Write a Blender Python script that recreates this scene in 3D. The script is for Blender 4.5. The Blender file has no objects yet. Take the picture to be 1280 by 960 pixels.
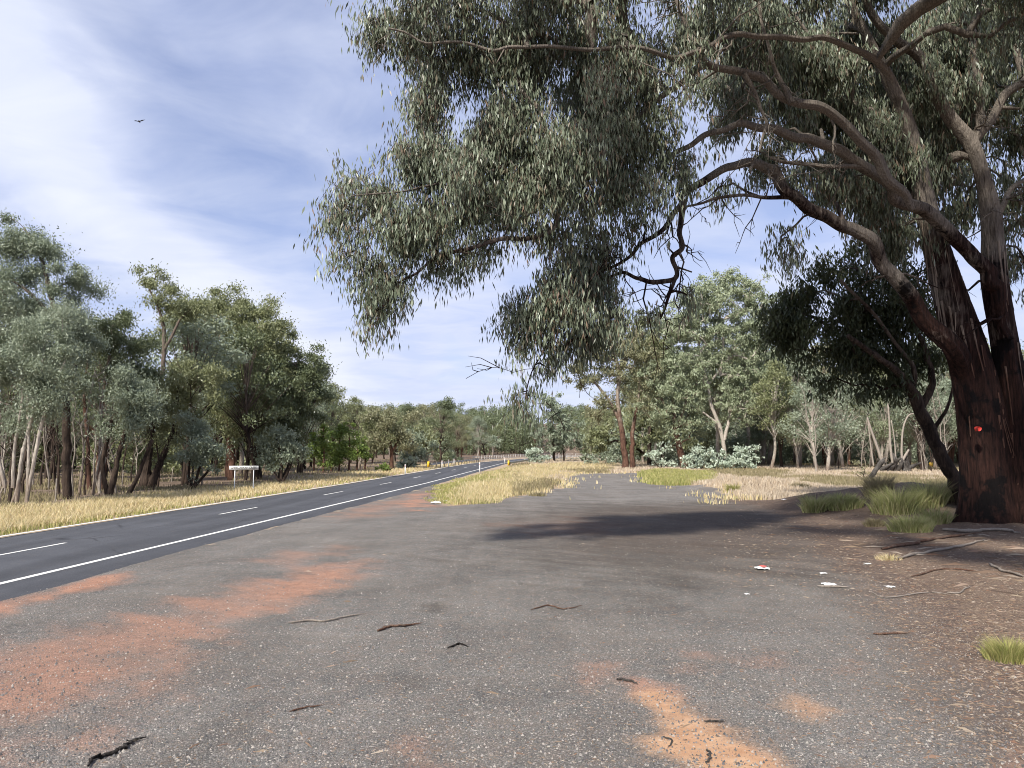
import bpy, math
import numpy as np
from math import radians, sin, cos, pi

# ------------------------------------------------------------------ camera, light, exposure
SC = bpy.context.scene
CAMH = 2.4
PITCH = math.atan(82/960.0)
HOR = 562.0
cam_d = bpy.data.cameras.new('camera'); cam = bpy.data.objects.new('camera', cam_d)
SC.collection.objects.link(cam); SC.camera = cam
cam.location = (0, 0, CAMH); cam.rotation_euler = (radians(90)+PITCH, 0, 0)
cam_d.sensor_width = 36; cam_d.lens = 36*960/1280.0
cam_d.clip_start = 0.05; cam_d.clip_end = 6000

SUN = np.array([-0.35, -0.62, 0.69]); SUN /= np.linalg.norm(SUN)
sun_el = math.asin(SUN[2]); sun_rot = math.atan2(SUN[0], SUN[1])
sd = bpy.data.lights.new('sun', 'SUN'); so = bpy.data.objects.new('sun', sd); SC.collection.objects.link(so)
sd.energy = 4.3; sd.angle = radians(3.0); sd.color = (1.0, 0.95, 0.87)
from mathutils import Vector
so.rotation_euler = Vector((-SUN[0], -SUN[1], -SUN[2])).to_track_quat('-Z', 'Y').to_euler()
so.location = (0, 0, 60)

SC.view_settings.view_transform = 'Standard'; SC.view_settings.look = 'None'
SC.view_settings.gamma = 1; SC.view_settings.use_curve_mapping = False
SC.view_settings.exposure = 0.76
SC.render.engine = 'CYCLES'
SC.cycles.filter_width = 1.0; SC.cycles.max_bounces = 5; SC.cycles.diffuse_bounces = 3; SC.cycles.glossy_bounces = 2
SC.cycles.transmission_bounces = 3; SC.cycles.transparent_max_bounces = 4

class NT:
    """small node graph helper"""
    def __init__(s, tree): s.t = tree; s.n = tree.nodes; s.l = tree.links
    def new(s, typ, inputs=None, **kw):
        nd = s.n.new(typ)
        for k, v in kw.items(): setattr(nd, k, v)
        for k, v in (inputs or {}).items():
            sk = nd.inputs[k]
            if isinstance(v, bpy.types.NodeSocket): s.l.new(v, sk)
            else: sk.default_value = v
        return nd
    def math(s, op, a, b=0.0, c=0.0, clamp=False):
        return s.new('ShaderNodeMath', {0: a, 1: b, 2: c}, operation=op, use_clamp=clamp).outputs[0]
    def mix(s, f, a, b, mode='MIX'):
        nd = s.n.new('ShaderNodeMix'); nd.data_type = 'RGBA'; nd.blend_type = mode
        for i, v in ((0, f), (6, a), (7, b)):
            if isinstance(v, bpy.types.NodeSocket): s.l.new(v, nd.inputs[i])
            else: nd.inputs[i].default_value = v
        return nd.outputs[2]
    def ramp(s, f, stops, interp='LINEAR'):
        nd = s.n.new('ShaderNodeValToRGB'); nd.color_ramp.interpolation = interp
        e = nd.color_ramp.elements
        while len(e) < len(stops): e.new(0.5)
        for i, (p, c) in enumerate(stops):
            e[i].position = p
            e[i].color = (c, c, c, 1) if isinstance(c, (int, float)) else (*c, 1)
        s.l.new(f, nd.inputs[0]); return nd.outputs[0]
    def noise(s, v, scale, detail=4, rough=0.55, dist=0.0):
        return s.new('ShaderNodeTexNoise', {'Vector': v, 'Scale': scale, 'Detail': detail, 'Roughness': rough, 'Distortion': dist}).outputs['Fac']

W = bpy.data.worlds.new('World'); SC.world = W; W.use_nodes = True
g = NT(W.node_tree); g.n.clear()
sky = g.new('ShaderNodeTexSky', sky_type='NISHITA', sun_disc=False, sun_elevation=sun_el,
            sun_rotation=sun_rot, altitude=300, air_density=1.0, dust_density=0.6, ozone_density=2.2)
tc = g.new('ShaderNodeTexCoord')
sx = g.new('ShaderNodeSeparateXYZ', {0: tc.outputs['Generated']})
dz = g.math('ADD', g.math('MAXIMUM', sx.outputs[2], 0.0), 0.12)
px = g.math('DIVIDE', sx.outputs[0], dz); py = g.math('DIVIDE', sx.outputs[1], dz)
pv = g.new('ShaderNodeCombineXYZ', {0: px, 1: py, 2: 0.0}).outputs[0]
warp = g.noise(pv, 1.1, 4, 0.5)
streak_v = g.new('ShaderNodeMapping', {'Vector': pv, 'Scale': (1.5, 0.55, 1), 'Rotation': (0, 0, radians(12)), 'Location': (3.1, 1.7, 0)}).outputs[0]
streak = g.noise(streak_v, 1.35, 5, 0.46, 0.4)
fine = g.noise(g.new('ShaderNodeMapping', {'Vector': pv, 'Scale': (1.0, 1.3, 1), 'Rotation': (0, 0, radians(-25)), 'Location': (0.4, 5.2, 0)}).outputs[0], 2.6, 6, 0.55, 0.5)
bx_ = g.math('ADD', g.math('ADD', px, 1.12), g.math('MULTIPLY', g.math('SUBTRACT', warp, 0.5), 0.9))
band = g.math('POWER', 2.718, g.math('MULTIPLY', g.math('MULTIPLY', bx_, bx_), -22.0))
veil = g.ramp(streak, [(0.34, 0.0), (0.62, 1.0)])
veil2 = g.ramp(fine, [(0.36, 0.0), (0.68, 1.0)])
c1 = g.math('MULTIPLY', band, 0.50)
c2 = g.math('MULTIPLY', veil, 0.34)
c3 = g.math('MULTIPLY', veil2, 0.22)
low = g.ramp(sx.outputs[2], [(0.0, 0.55), (0.10, 0.30), (0.30, 0.0)])
cl = g.math('ADD', g.math('ADD', g.math('ADD', c1, c2), g.math('ADD', c3, low)), 0.34, clamp=True)
skyc = g.mix(1.0, sky.outputs[0], (1.32, 1.20, 1.36, 1), 'MULTIPLY')
cloudc = g.mix(g.math('ADD', g.math('ADD', g.math('MULTIPLY', veil2, 0.45), g.math('MULTIPLY', low, 0.5)), g.math('MULTIPLY', band, 0.62), clamp=True), (5.6, 6.35, 8.9, 1), (7.9, 8.3, 9.4, 1))
col = g.mix(cl, skyc, cloudc)
bg = g.new('ShaderNodeBackground', {'Color': col, 'Strength': 0.066})
g.new('ShaderNodeOutputWorld', {'Surface': bg.outputs[0]})

# ------------------------------------------------------------------ picture -> place helpers
CT, ST = cos(PITCH), sin(PITCH)
def ray(x, y):
    a = (x-640)/960.0; b = (480-y)/960.0
    return np.array([a, CT-b*ST, ST+b*CT])
def G(x, y, z=0.0):
    d = ray(x, y); t = (z-CAMH)/d[2]
    return np.array([0, 0, CAMH])+d*t
def P(x, y, Y):
    d = ray(x, y)
    return np.array([0, 0, CAMH])+d*(Y/d[1])

def tag(o, label=None, cat=None, group=None, kind=None):
    if label: o['label'] = label
    if cat: o['category'] = cat
    if group: o['group'] = group
    if kind: o['kind'] = kind
    return o
def empty(name, loc, label, cat, group=None):
    o = bpy.data.objects.new(name, None); SC.collection.objects.link(o)
    o.location = tuple(map(float, loc)); o.empty_display_size = 0.3
    return tag(o, label, cat, group)

def mesh_from(name, V, F, mat=None, smooth=False):
    """V (n,3); F list of (m,k) int arrays"""
    me = bpy.data.meshes.new(name)
    V = np.asarray(V, dtype=np.float32)
    me.vertices.add(len(V)); me.vertices.foreach_set('co', V.ravel())
    F = [np.asarray(f, dtype=np.int32) for f in F if len(f)]
    nl = sum(f.size for f in F); nf = sum(len(f) for f in F)
    me.loops.add(nl); me.polygons.add(nf)
    me.loops.foreach_set('vertex_index', np.concatenate([f.ravel() for f in F]))
    tot = np.concatenate([np.full(len(f), f.shape[1], dtype=np.int32) for f in F])
    st = np.concatenate([[0], np.cumsum(tot)[:-1]]).astype(np.int32)
    me.polygons.foreach_set('loop_start', st)
    if smooth: me.polygons.foreach_set('use_smooth', np.ones(nf, dtype=bool))
    me.update(calc_edges=True); me.validate()
    if mat: me.materials.append(mat)
    return me
def obj(name, me, parent=None, loc=None):
    o = bpy.data.objects.new(name, me); SC.collection.objects.link(o)
    if parent: o.parent = parent
    if loc is not None: o.location = tuple(map(float, loc))
    return o

class MB:
    def __init__(s): s.V = []; s.Q = []; s.T = []; s.n = 0
    def add(s, V, Q=None, T=None):
        V = np.asarray(V, float).reshape(-1, 3)
        s.V.append(V)
        if Q is not None and len(Q): s.Q.append(np.asarray(Q)+s.n)
        if T is not None and len(T): s.T.append(np.asarray(T)+s.n)
        s.n += len(V)
    def box(s, c, h, rz=0.0, taper=1.0, rx=0.0, ry=0.0):
        sg = np.array([[-1,-1,-1],[1,-1,-1],[1,1,-1],[-1,1,-1],[-1,-1,1],[1,-1,1],[1,1,1],[-1,1,1]], float)
        v = sg*np.array(h); v[4:, :2] *= taper
        cx, sx_ = cos(rx), sin(rx); cy, sy_ = cos(ry), sin(ry)
        v = v@np.array([[1,0,0],[0,cx,sx_],[0,-sx_,cx]]); v = v@np.array([[cy,0,-sy_],[0,1,0],[sy_,0,cy]])
        cz, sz = cos(rz), sin(rz)
        v = v@np.array([[cz, sz, 0], [-sz, cz, 0], [0, 0, 1]])
        s.add(v+np.array(c), [[0,3,2,1],[4,5,6,7],[0,1,5,4],[1,2,6,5],[2,3,7,6],[3,0,4,7]])
    def tube(s, pts, rad, sides=6, rough=0.0, rng=None, cap=True, lobes=None, ridges=0.0):
        pts = np.asarray(pts, float); rad = np.asarray(rad, float); n = len(pts)
        t = np.gradient(pts, axis=0); t /= (np.linalg.norm(t, axis=1)[:, None]+1e-9)
        ref = np.array([0.0, 1.0, 0.0]) if abs(t[0][1]) < 0.9 else np.array([1.0, 0, 0])
        u = np.cross(t, ref); bad = np.linalg.norm(u, axis=1) < 0.15
        u[bad] = np.cross(t[bad], np.array([1.0, 0, 0])); u /= (np.linalg.norm(u, axis=1)[:, None]+1e-9)
        w = np.cross(t, u)
        a = np.arange(sides)/sides*2*pi
        R = np.repeat(rad[:, None], sides, 1)
        if rough > 0: R = R*(1+rough*rng.standard_normal((n, sides)))
        if lobes is not None: R = R*lobes(np.arange(n)/(n-1.0), a)
        if ridges > 0:
            arc = np.concatenate([[0], np.cumsum(np.linalg.norm(np.diff(pts, axis=0), axis=1))])
            px_, py_ = np.cos(a)[None, :]*2.2+7, np.sin(a)[None, :]*2.2+3
            sd0 = int(abs(pts[0][0]*10)) % 50
            R = R*(1+ridges*1.3*(fbm(px_+arc[:, None]*0.13, py_+arc[:, None]*0.09, sd0, 3)-0.5)+ridges*(fbm(px_*2.6+arc[:, None]*0.12, py_*2.6+0*arc[:, None], sd0+9, 3)-0.5))
        v = pts[:, None, :]+R[:, :, None]*(np.cos(a)[None, :, None]*u[:, None, :]+np.sin(a)[None, :, None]*w[:, None, :])
        i = np.arange(n-1)[:, None]*sides; j = np.arange(sides)[None, :]; j2 = (j+1) % sides
        q = np.stack([i+j, i+j2, i+sides+j2, i+sides+j], -1).reshape(-1, 4)
        vv = v.reshape(-1, 3); T = None
        if cap:
            vv = np.vstack([vv, pts[-1]+t[-1]*rad[-1]*0.5]); e = (n-1)*sides; k = len(vv)-1
            T = np.stack([e+np.arange(sides), e+(np.arange(sides)+1) % sides, np.full(sides, k)], -1)
        s.add(vv, q, T)
    def mesh(s, name, mat, smooth=False, origin=None):
        V = np.vstack(s.V)
        if origin is not None: V = V-np.asarray(origin)
        F = []
        if s.Q: F.append(np.vstack(s.Q))
        if s.T: F.append(np.vstack(s.T))
        return mesh_from(name, V, F, mat, smooth)

def spline(pts, k=5):
    """Catmull-Rom through rows of pts"""
    p = np.asarray(pts, float); p = np.vstack([2*p[0]-p[1], p, 2*p[-1]-p[-2]]); out = []
    for i in range(1, len(p)-2):
        for t in np.arange(k)/k:
            out.append(0.5*((2*p[i])+(-p[i-1]+p[i+1])*t+(2*p[i-1]-5*p[i]+4*p[i+1]-p[i+2])*t*t+(-p[i-1]+3*p[i]-3*p[i+1]+p[i+2])*t**3))
    out.append(p[-2]); return np.array(out)

# value noise in numpy
def vnoise(x, y, seed=0):
    xi = np.floor(x).astype(int); yi = np.floor(y).astype(int); fx = x-xi; fy = y-yi
    def h(a, b):
        n = (a*374761393+b*668265263+seed*974711) & 0x7fffffff
        n = ((n ^ (n >> 13))*1274126177) & 0x7fffffff
        return ((n ^ (n >> 16)) & 0xffff)/65535.0
    fx = fx*fx*(3-2*fx); fy = fy*fy*(3-2*fy)
    return (h(xi, yi)*(1-fx)+h(xi+1, yi)*fx)*(1-fy)+(h(xi, yi+1)*(1-fx)+h(xi+1, yi+1)*fx)*fy
def fbm(x, y, seed=0, o=4):
    s = 0; a = 0.5; t = 0
    for i in range(o): s = s+a*vnoise(x*2**i, y*2**i, seed+i); t += a; a *= 0.5
    return s/t
def sstep(a, b, x):
    t = np.clip((x-a)/(b-a), 0, 1); return t*t*(3-2*t)

# ------------------------------------------------------------------ materials
def material(name):
    m = bpy.data.materials.new(name); m.use_nodes = True; t = NT(m.node_tree); t.n.clear(); return m, t
def principled(t, color, rough=0.8, bump=None, spec=0.3, metal=0.0):
    b = t.new('ShaderNodeBsdfPrincipled', {'Base Color': color, 'Roughness': rough, 'Specular IOR Level': spec, 'Metallic': metal})
    if bump is not None: t.l.new(bump, b.inputs['Normal'])
    return b
def out(t, sh): t.new('ShaderNodeOutputMaterial', {'Surface': sh})
def bumpn(t, h, strength, dist): return t.new('ShaderNodeBump', {'Height': h, 'Strength': strength, 'Distance': dist}).outputs[0]

def leaf_mat(name, cols, trans=0.25, rough=0.45, spec=0.4, gain=2.05):
    m, t = material(name); cols = [(a*1.05, b*1.0, c_*0.92) for a, b, c_ in cols]
    rnd = t.new('ShaderNodeNewGeometry').outputs['Random Per Island']
    n = len(cols)
    c = t.ramp(rnd, [((i+0.5)/n, tuple(v*gain for v in cols[i])) for i in range(n)])
    ob = t.new('ShaderNodeTexCoord').outputs['Object']
    patch = t.noise(ob, 0.55, 2, 0.5)
    c = t.mix(t.ramp(patch, [(0.35, 0.0), (0.65, 0.55)]), c, tuple(v*gain for v in cols[0])+(1,))
    b = principled(t, c, rough, None, spec)
    tr = t.new('ShaderNodeBsdfTranslucent', {'Color': t.mix(0.5, c, (0.16, 0.18, 0.05, 1))})
    mx = t.new('ShaderNodeMixShader', {0: trans, 1: b.outputs[0], 2: tr.outputs[0]})
    out(t, mx.outputs[0]); return m
M = {}
M['leaf_big'] = leaf_mat('gum_leaf_grey_green', [(0.048, 0.062, 0.040), (0.085, 0.106, 0.076), (0.195, 0.228, 0.180), (0.058, 0.074, 0.047), (0.120, 0.080, 0.062), (0.052, 0.068, 0.048), (0.130, 0.156, 0.118)], trans=0.12, gain=1.85, rough=0.42)
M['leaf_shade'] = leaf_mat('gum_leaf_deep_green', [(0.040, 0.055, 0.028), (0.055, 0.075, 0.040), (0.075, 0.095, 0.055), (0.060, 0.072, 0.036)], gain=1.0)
M['leaf_olive'] = leaf_mat('gum_leaf_olive', [(0.090, 0.105, 0.055), (0.120, 0.135, 0.075), (0.150, 0.165, 0.100), (0.105, 0.118, 0.062)])
M['leaf_grey'] = leaf_mat('gum_leaf_blue_grey', [(0.098, 0.122, 0.092), (0.135, 0.165, 0.130), (0.175, 0.205, 0.165), (0.110, 0.135, 0.098)])
M['leaf_pale'] = leaf_mat('gum_leaf_pale_green', [(0.120, 0.148, 0.096), (0.160, 0.190, 0.132), (0.205, 0.235, 0.172), (0.130, 0.155, 0.108)])
M['leaf_silver'] = leaf_mat('wattle_leaf_silver', [(0.190, 0.235, 0.200), (0.240, 0.290, 0.250), (0.300, 0.350, 0.305), (0.160, 0.200, 0.170)])
M['leaf_bright'] = leaf_mat('pine_needles_bright_green', [(0.070, 0.110, 0.024), (0.100, 0.150, 0.034), (0.130, 0.185, 0.045), (0.085, 0.120, 0.030)], gain=1.6)
M['leaf_dark'] = leaf_mat('gum_leaf_dark', [(0.052, 0.066, 0.036), (0.072, 0.090, 0.052), (0.095, 0.115, 0.070), (0.062, 0.078, 0.042)])
M['leaf_brown'] = leaf_mat('gum_leaf_brown_green', [(0.100, 0.104, 0.062), (0.125, 0.128, 0.080), (0.155, 0.158, 0.105), (0.105, 0.115, 0.072)])

def bark_mat(name, dark, mid, pale, z0, z1, amount=0.6, char=0.3, scale=1.0, bump=0.6):
    m, t = material(name)
    ob = t.new('ShaderNodeTexCoord').outputs['Object']
    st = t.new('ShaderNodeMapping', {'Vector': ob, 'Scale': (7*scale, 7*scale, 0.9*scale)}).outputs[0]
    n1 = t.noise(st, 1.6, 8, 0.65, 0.4)
    n2 = t.noise(ob, 1.3*scale, 5, 0.6, 0.3)
    st2 = t.new('ShaderNodeMapping', {'Vector': ob, 'Scale': (22*scale, 22*scale, 2.2*scale)}).outputs[0]
    n3 = t.noise(st2, 1.5, 6, 0.6)
    c = t.mix(t.ramp(n1, [(0.34, 0.0), (0.66, 1.0)]), dark+(1,), mid+(1,))
    z = t.new('ShaderNodeSeparateXYZ', {0: ob}).outputs[2]
    h = t.math('DIVIDE', t.math('SUBTRACT', z, z0), z1-z0, clamp=True)
    h = t.math('ADD', h, t.math('ADD', t.math('MULTIPLY', t.math('SUBTRACT', n1, 0.5), 0.9), t.math('MULTIPLY', t.math('SUBTRACT', t.noise(ob, 0.6*scale, 3, 0.5), 0.5), 1.6)))
    pm = t.math('MULTIPLY', t.ramp(h, [(0.36, 0.0), (0.78, 1.0)]), amount)
    pc = t.mix(t.ramp(n3, [(0.3, 0.0), (0.7, 1.0)]), tuple(v*0.62 for v in pale)+(1,), pale+(1,))
    c = t.mix(pm, c, pc)
    if char > 0:
        cm = t.ramp(t.math('SUBTRACT', n2, t.math('MULTIPLY', t.math('MAXIMUM', z, 0.0), 0.016)), [(0.50, 0.0), (0.56, 1.0)])
        c = t.mix(t.math('MULTIPLY', cm, char), c, (0.006, 0.005, 0.005, 1))
    c = t.mix(0.55, c, t.mix(1.0, c, t.ramp(n3, [(0.25, 0.45), (0.7, 1.35)]), 'MULTIPLY'))
    b = principled(t, c, 0.88, bumpn(t, t.math('ADD', n1, t.math('MULTIPLY', n3, 0.6)), bump, 0.09), 0.15)
    out(t, b.outputs[0]); return m
M['bark_big'] = bark_mat('bark_red_gum', (0.007, 0.0045, 0.004), (0.050, 0.023, 0.017), (0.300, 0.260, 0.215), 4.5, 11.0, 0.85, 0.95, 1.0, 1.0)
M['bark_dark'] = bark_mat('bark_dark_ironbark', (0.022, 0.016, 0.013), (0.085, 0.060, 0.045), (0.26, 0.21, 0.17), 3.0, 9.0, 0.6, 0.5)
M['bark_red'] = bark_mat('bark_red_brown', (0.055, 0.028, 0.020), (0.170, 0.095, 0.066), (0.40, 0.34, 0.27), 1.5, 11.0, 0.75, 0.35)
M['bark_pale'] = bark_mat('bark_pale_smooth', (0.150, 0.105, 0.080), (0.290, 0.235, 0.185), (0.52, 0.47, 0.40), -1.0, 2.5, 0.85, 0.12)
M['bark_char'] = bark_mat('charred_timber', (0.010, 0.009, 0.008), (0.035, 0.028, 0.024), (0.40, 0.37, 0.33), -4.0, 4.0, 0.30, 0.0, 2.0)
M['wood_dead'] = bark_mat('weathered_timber', (0.150, 0.115, 0.090), (0.26, 0.21, 0.17), (0.44, 0.39, 0.33), -4.0, 1.0, 0.7, 0.0, 3.0)
M['bark_chip'] = bark_mat('shed_bark', (0.060, 0.030, 0.020), (0.20, 0.11, 0.075), (0.42, 0.33, 0.25), -4.0, 4.0, 0.45, 0.0, 6.0)

def plain(name, col, rough=0.5, spec=0.4, metal=0.0, dirt=0.25, scale=12):
    m, t = material(name)
    ob = t.new('ShaderNodeTexCoord').outputs['Object']
    n = t.noise(ob, scale, 5, 0.6)
    c = t.mix(t.math('MULTIPLY', t.ramp(n, [(0.40, 0.0), (0.75, 1.0)]), dirt), col+(1,), (0.22, 0.17, 0.13, 1))
    out(t, principled(t, c, rough, bumpn(t, n, 0.15, 0.01), spec, metal).outputs[0]); return m
M['white_paint'] = plain('white_paint', (0.70, 0.70, 0.67))
M['white_rail'] = plain('faded_white_rail', (0.50, 0.48, 0.45), 0.7)
M['steel'] = plain('galvanised_steel', (0.42, 0.43, 0.44), 0.45, 0.5, 0.6)
M['yellow'] = plain('yellow_paint', (0.80, 0.50, 0.02), 0.5)
M['black'] = plain('black_paint', (0.02, 0.02, 0.02), 0.6)
M['red_refl'] = plain('red_reflector', (0.60, 0.03, 0.02), 0.3)
M['spray'] = plain('red_spray_paint', (0.58, 0.035, 0.02), 0.6, dirt=0.1)
M['paper'] = plain('white_paper', (0.80, 0.79, 0.77), 0.8, 0.2, dirt=0.3)
M['paper_red'] = plain('red_print', (0.62, 0.12, 0.10), 0.7)
M['feather'] = plain('dark_brown_feather', (0.045, 0.035, 0.030), 0.8)

# grass material: blade colours from random per island
def grass_mat(name, cols):
    m, t = material(name)
    rnd = t.new('ShaderNodeNewGeometry').outputs['Random Per Island']
    n = len(cols); c = t.ramp(rnd, [((i+0.5)/n, cols[i]) for i in range(n)])
    b = principled(t, c, 0.75, None, 0.15)
    tr = t.new('ShaderNodeBsdfTranslucent', {'Color': c})
    out(t, t.new('ShaderNodeMixShader', {0: 0.3, 1: b.outputs[0], 2: tr.outputs[0]}).outputs[0]); return m
M['g_straw'] = grass_mat('grass_straw', [(0.58, 0.45, 0.23), (0.68, 0.56, 0.33), (0.76, 0.66, 0.44), (0.56, 0.46, 0.26), (0.46, 0.42, 0.20)])
M['g_lime'] = grass_mat('grass_yellow_green', [(0.30, 0.31, 0.10), (0.42, 0.39, 0.15), (0.50, 0.44, 0.20), (0.24, 0.27, 0.08)])
M['g_pale'] = grass_mat('grass_bleached', [(0.50, 0.40, 0.28), (0.58, 0.48, 0.36), (0.42, 0.34, 0.25), (0.62, 0.54, 0.42)])
M['g_green'] = grass_mat('grass_green', [(0.30, 0.33, 0.12), (0.38, 0.40, 0.16), (0.46, 0.46, 0.22), (0.52, 0.45, 0.26), (0.26, 0.27, 0.10)])
M['g_olive'] = grass_mat('grass_olive_dry', [(0.26, 0.22, 0.12), (0.32, 0.27, 0.16), (0.22, 0.20, 0.10), (0.36, 0.30, 0.19)])

# ------------------------------------------------------------------ road centre line
def road_c(Y):
    """x of the centre line at distance Y"""
    Y = np.asarray(Y, float)
    return -12.75+0.073*Y-0.018*np.maximum(Y-55, 0)+0.0000*Y+0.00105*np.maximum(Y-120, 0)**2*0.9
def road_slope(Y): return (road_c(Y+0.5)-road_c(Y-0.5))
HALF = 2.72

def terrain(x, y):
    x = np.asarray(x, float); y = np.asarray(y, float)
    z = 19*sstep(245, 520, y)+10*sstep(450, 900, y)
    # earth bank beside the big tree
    def hump(cx, cy, rx, ry, h):
        d = ((x-cx)/rx)**2+((y-cy)/ry)**2; return h*np.exp(-d*1.3)
    z = z+hump(15.9, 31.5, 3.4, 3.6, 0.85)+hump(12.6, 32.5, 2.4, 2.8, 0.30)+hump(19.5, 29, 5, 3.5, 0.45)
    z = z+0.30*sstep(.3, 1.4, np.exp(-((x-15.5)/4.5)**2-((y-31)/4)**2)*2)*(fbm(x*.9, y*.9, 61)-.4)
    z = z+hump(14.6, 48.0, 3.4, 3.4, 0.50)+hump(10.6, 62, 3, 3, 0.2)
    z = z+hump(14.9, 23.3, 2.6, 2.0, 0.28)
    # left paddock lies a little lower beyond the verge, gently uneven
    off = x-(road_c(y)-HALF)
    z = z+np.where(off < -2, (fbm(x*0.15, y*0.15, 5)-0.5)*0.5*sstep(-2, -7, off), 0)
    z = z+(fbm(x*0.8, y*0.8, 9)-0.5)*0.03*sstep(8, 20, y)
    near = (y < 60) & (off > 6.5)
    z = z+np.where(near, (fbm(x*0.35, y*0.35, 12)-0.5)*0.05, 0)
    rd = np.abs(x-road_c(y)); z = np.where((rd < HALF+2.2) & (y < 300), np.minimum(z, 0.0)*0+(-0.02), z)
    return z

# polygon signed distance (ground space)
def polydist(X, Y, poly):
    poly = np.asarray(poly, float); d = np.full(X.shape, 1e9); inside = np.zeros(X.shape, bool)
    n = len(poly)
    for i in range(n):
        ax, ay = poly[i]; bx, by = poly[(i+1) % n]
        ex, ey = bx-ax, by-ay; wx, wy = X-ax, Y-ay
        t = np.clip((wx*ex+wy*ey)/(ex*ex+ey*ey+1e-12), 0, 1)
        d = np.minimum(d, (wx-ex*t)**2+(wy-ey*t)**2)
        c = ((ay > Y) != (by > Y)) & (X < (bx-ax)*(Y-ay)/(by-ay+1e-12)+ax); inside ^= c
    d = np.sqrt(d); return np.where(inside, d, -d)
def GT(x, y):
    """first point of the terrain seen at picture point x, y"""
    d = ray(x, y); d = d/d[1]; Y = np.arange(3, 260, 0.05)
    Q = np.array([0, 0, CAMH])+Y[:, None]*d; T_ = terrain(Q[:, 0], Q[:, 1]); k = np.argmax(Q[:, 2] <= T_)
    q = Q[k] if (Q[:, 2] <= T_).any() else G(x, y); q = q.copy(); q[2] = float(terrain(q[0], q[1])); return q
def gp(pts): return [tuple(G(x, y)[:2]) for x, y in pts]

LAYBY = [(-30, -30), (-9, 2)]+[(float(road_c(y))+HALF+0.6, y) for y in (8, 14, 20, 28, 40, 52)]+gp([(548, 606), (546, 622), (560, 633), (620, 626), (690, 612), (706, 600), (716, 592), (812, 591), (818, 602), (900, 614), (930, 626), (1000, 642), (1080, 690), (1190, 750), (1250, 800), (1285, 850), (1340, 960)])+[(9, 0), (12, -30)]
ISLAND = gp([(546, 624), (552, 607), (590, 596), (640, 583), (700, 580), (782, 580), (775, 588), (722, 590), (708, 597), (690, 606), (655, 618), (600, 629), (560, 632)])
RED = [  # polygon, strength, softness
    (gp([(-60, 850), (60, 800), (180, 766), (300, 735), (400, 706), (450, 700), (458, 716), (400, 738), (330, 760), (250, 800), (170, 850), (90, 920), (-60, 990)]), 0.62, 0.55),
    (gp([(240, 780), (300, 745), (390, 712), (452, 706), (450, 722), (370, 750), (300, 775), (250, 800)]), 0.75, 0.45),
    (gp([(60, 945), (130, 880), (210, 828), (240, 815), (200, 860), (120, 940)]), 0.6, 0.3),
    (gp([(-40, 762), (40, 745), (105, 728), (160, 713), (140, 724), (60, 748), (-40, 775)]), 0.85, 0.3),
    (gp([(500, 634), (514, 617), (530, 617), (528, 630), (516, 638)]), 0.9, 0.9),
    (gp([(420, 640), (470, 628), (520, 615), (545, 612), (540, 625), (480, 640), (430, 650)]), 0.45, 0.9),
    (gp([(330, 700), (360, 690), (390, 690), (420, 683), (420, 692), (370, 702)]), 0.45, 0.5),
    (gp([(718, 850), (735, 832), (756, 832), (750, 860), (728, 872)]), 0.5, 0.25),
    (gp([(490, 935), (510, 925), (540, 935), (545, 975), (490, 975)]), 0.45, 0.2),
    (gp([(850, 820), (870, 818), (876, 832), (856, 836)]), 0.4, 0.25),
    (gp([(940, 820), (975, 818), (978, 832), (950, 836)]), 0.4, 0.25),
    (gp([(1050, 832), (1072, 828), (1076, 842), (1058, 845)]), 0.35, 0.25),
    (gp([(1258, 938), (1290, 930), (1300, 965), (1262, 965)]), 0.7, 0.2),
    (gp([(640, 655), (720, 648), (800, 655), (760, 668), (650, 668)]), 0.35, 1.2),
    (gp([(780, 850), (800, 848), (830, 860), (850, 890), (835, 895), (800, 870)]), 0.75, 0.18),
]
SAND = [
    (gp([(796, 868), (815, 862), (850, 880), (895, 900), (940, 930), (985, 975), (880, 985), (850, 950), (805, 940), (815, 925), (838, 915), (820, 895)]), 1.0, 0.16),
    (gp([(985, 868), (1010, 872), (1030, 888), (1012, 898), (990, 885)]), 0.55, 0.15),
    (gp([(912, 910), (935, 912), (950, 930), (925, 930)]), 0.55, 0.15),
]
DARKSPOT = [  # darker marks on the gravel: small spots, then one broad soft-edged area
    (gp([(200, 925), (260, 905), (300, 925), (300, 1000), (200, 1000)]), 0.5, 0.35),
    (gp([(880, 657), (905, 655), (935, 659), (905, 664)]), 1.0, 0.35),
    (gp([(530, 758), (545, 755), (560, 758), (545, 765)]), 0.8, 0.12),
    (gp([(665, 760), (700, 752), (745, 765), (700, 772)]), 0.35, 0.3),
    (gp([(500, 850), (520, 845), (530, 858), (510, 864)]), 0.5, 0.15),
    (gp([(620, 690), (700, 630), (1000, 625), (1080, 680), (1000, 725), (850, 735), (690, 715)]), 0.75, 2.0),
]

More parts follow.
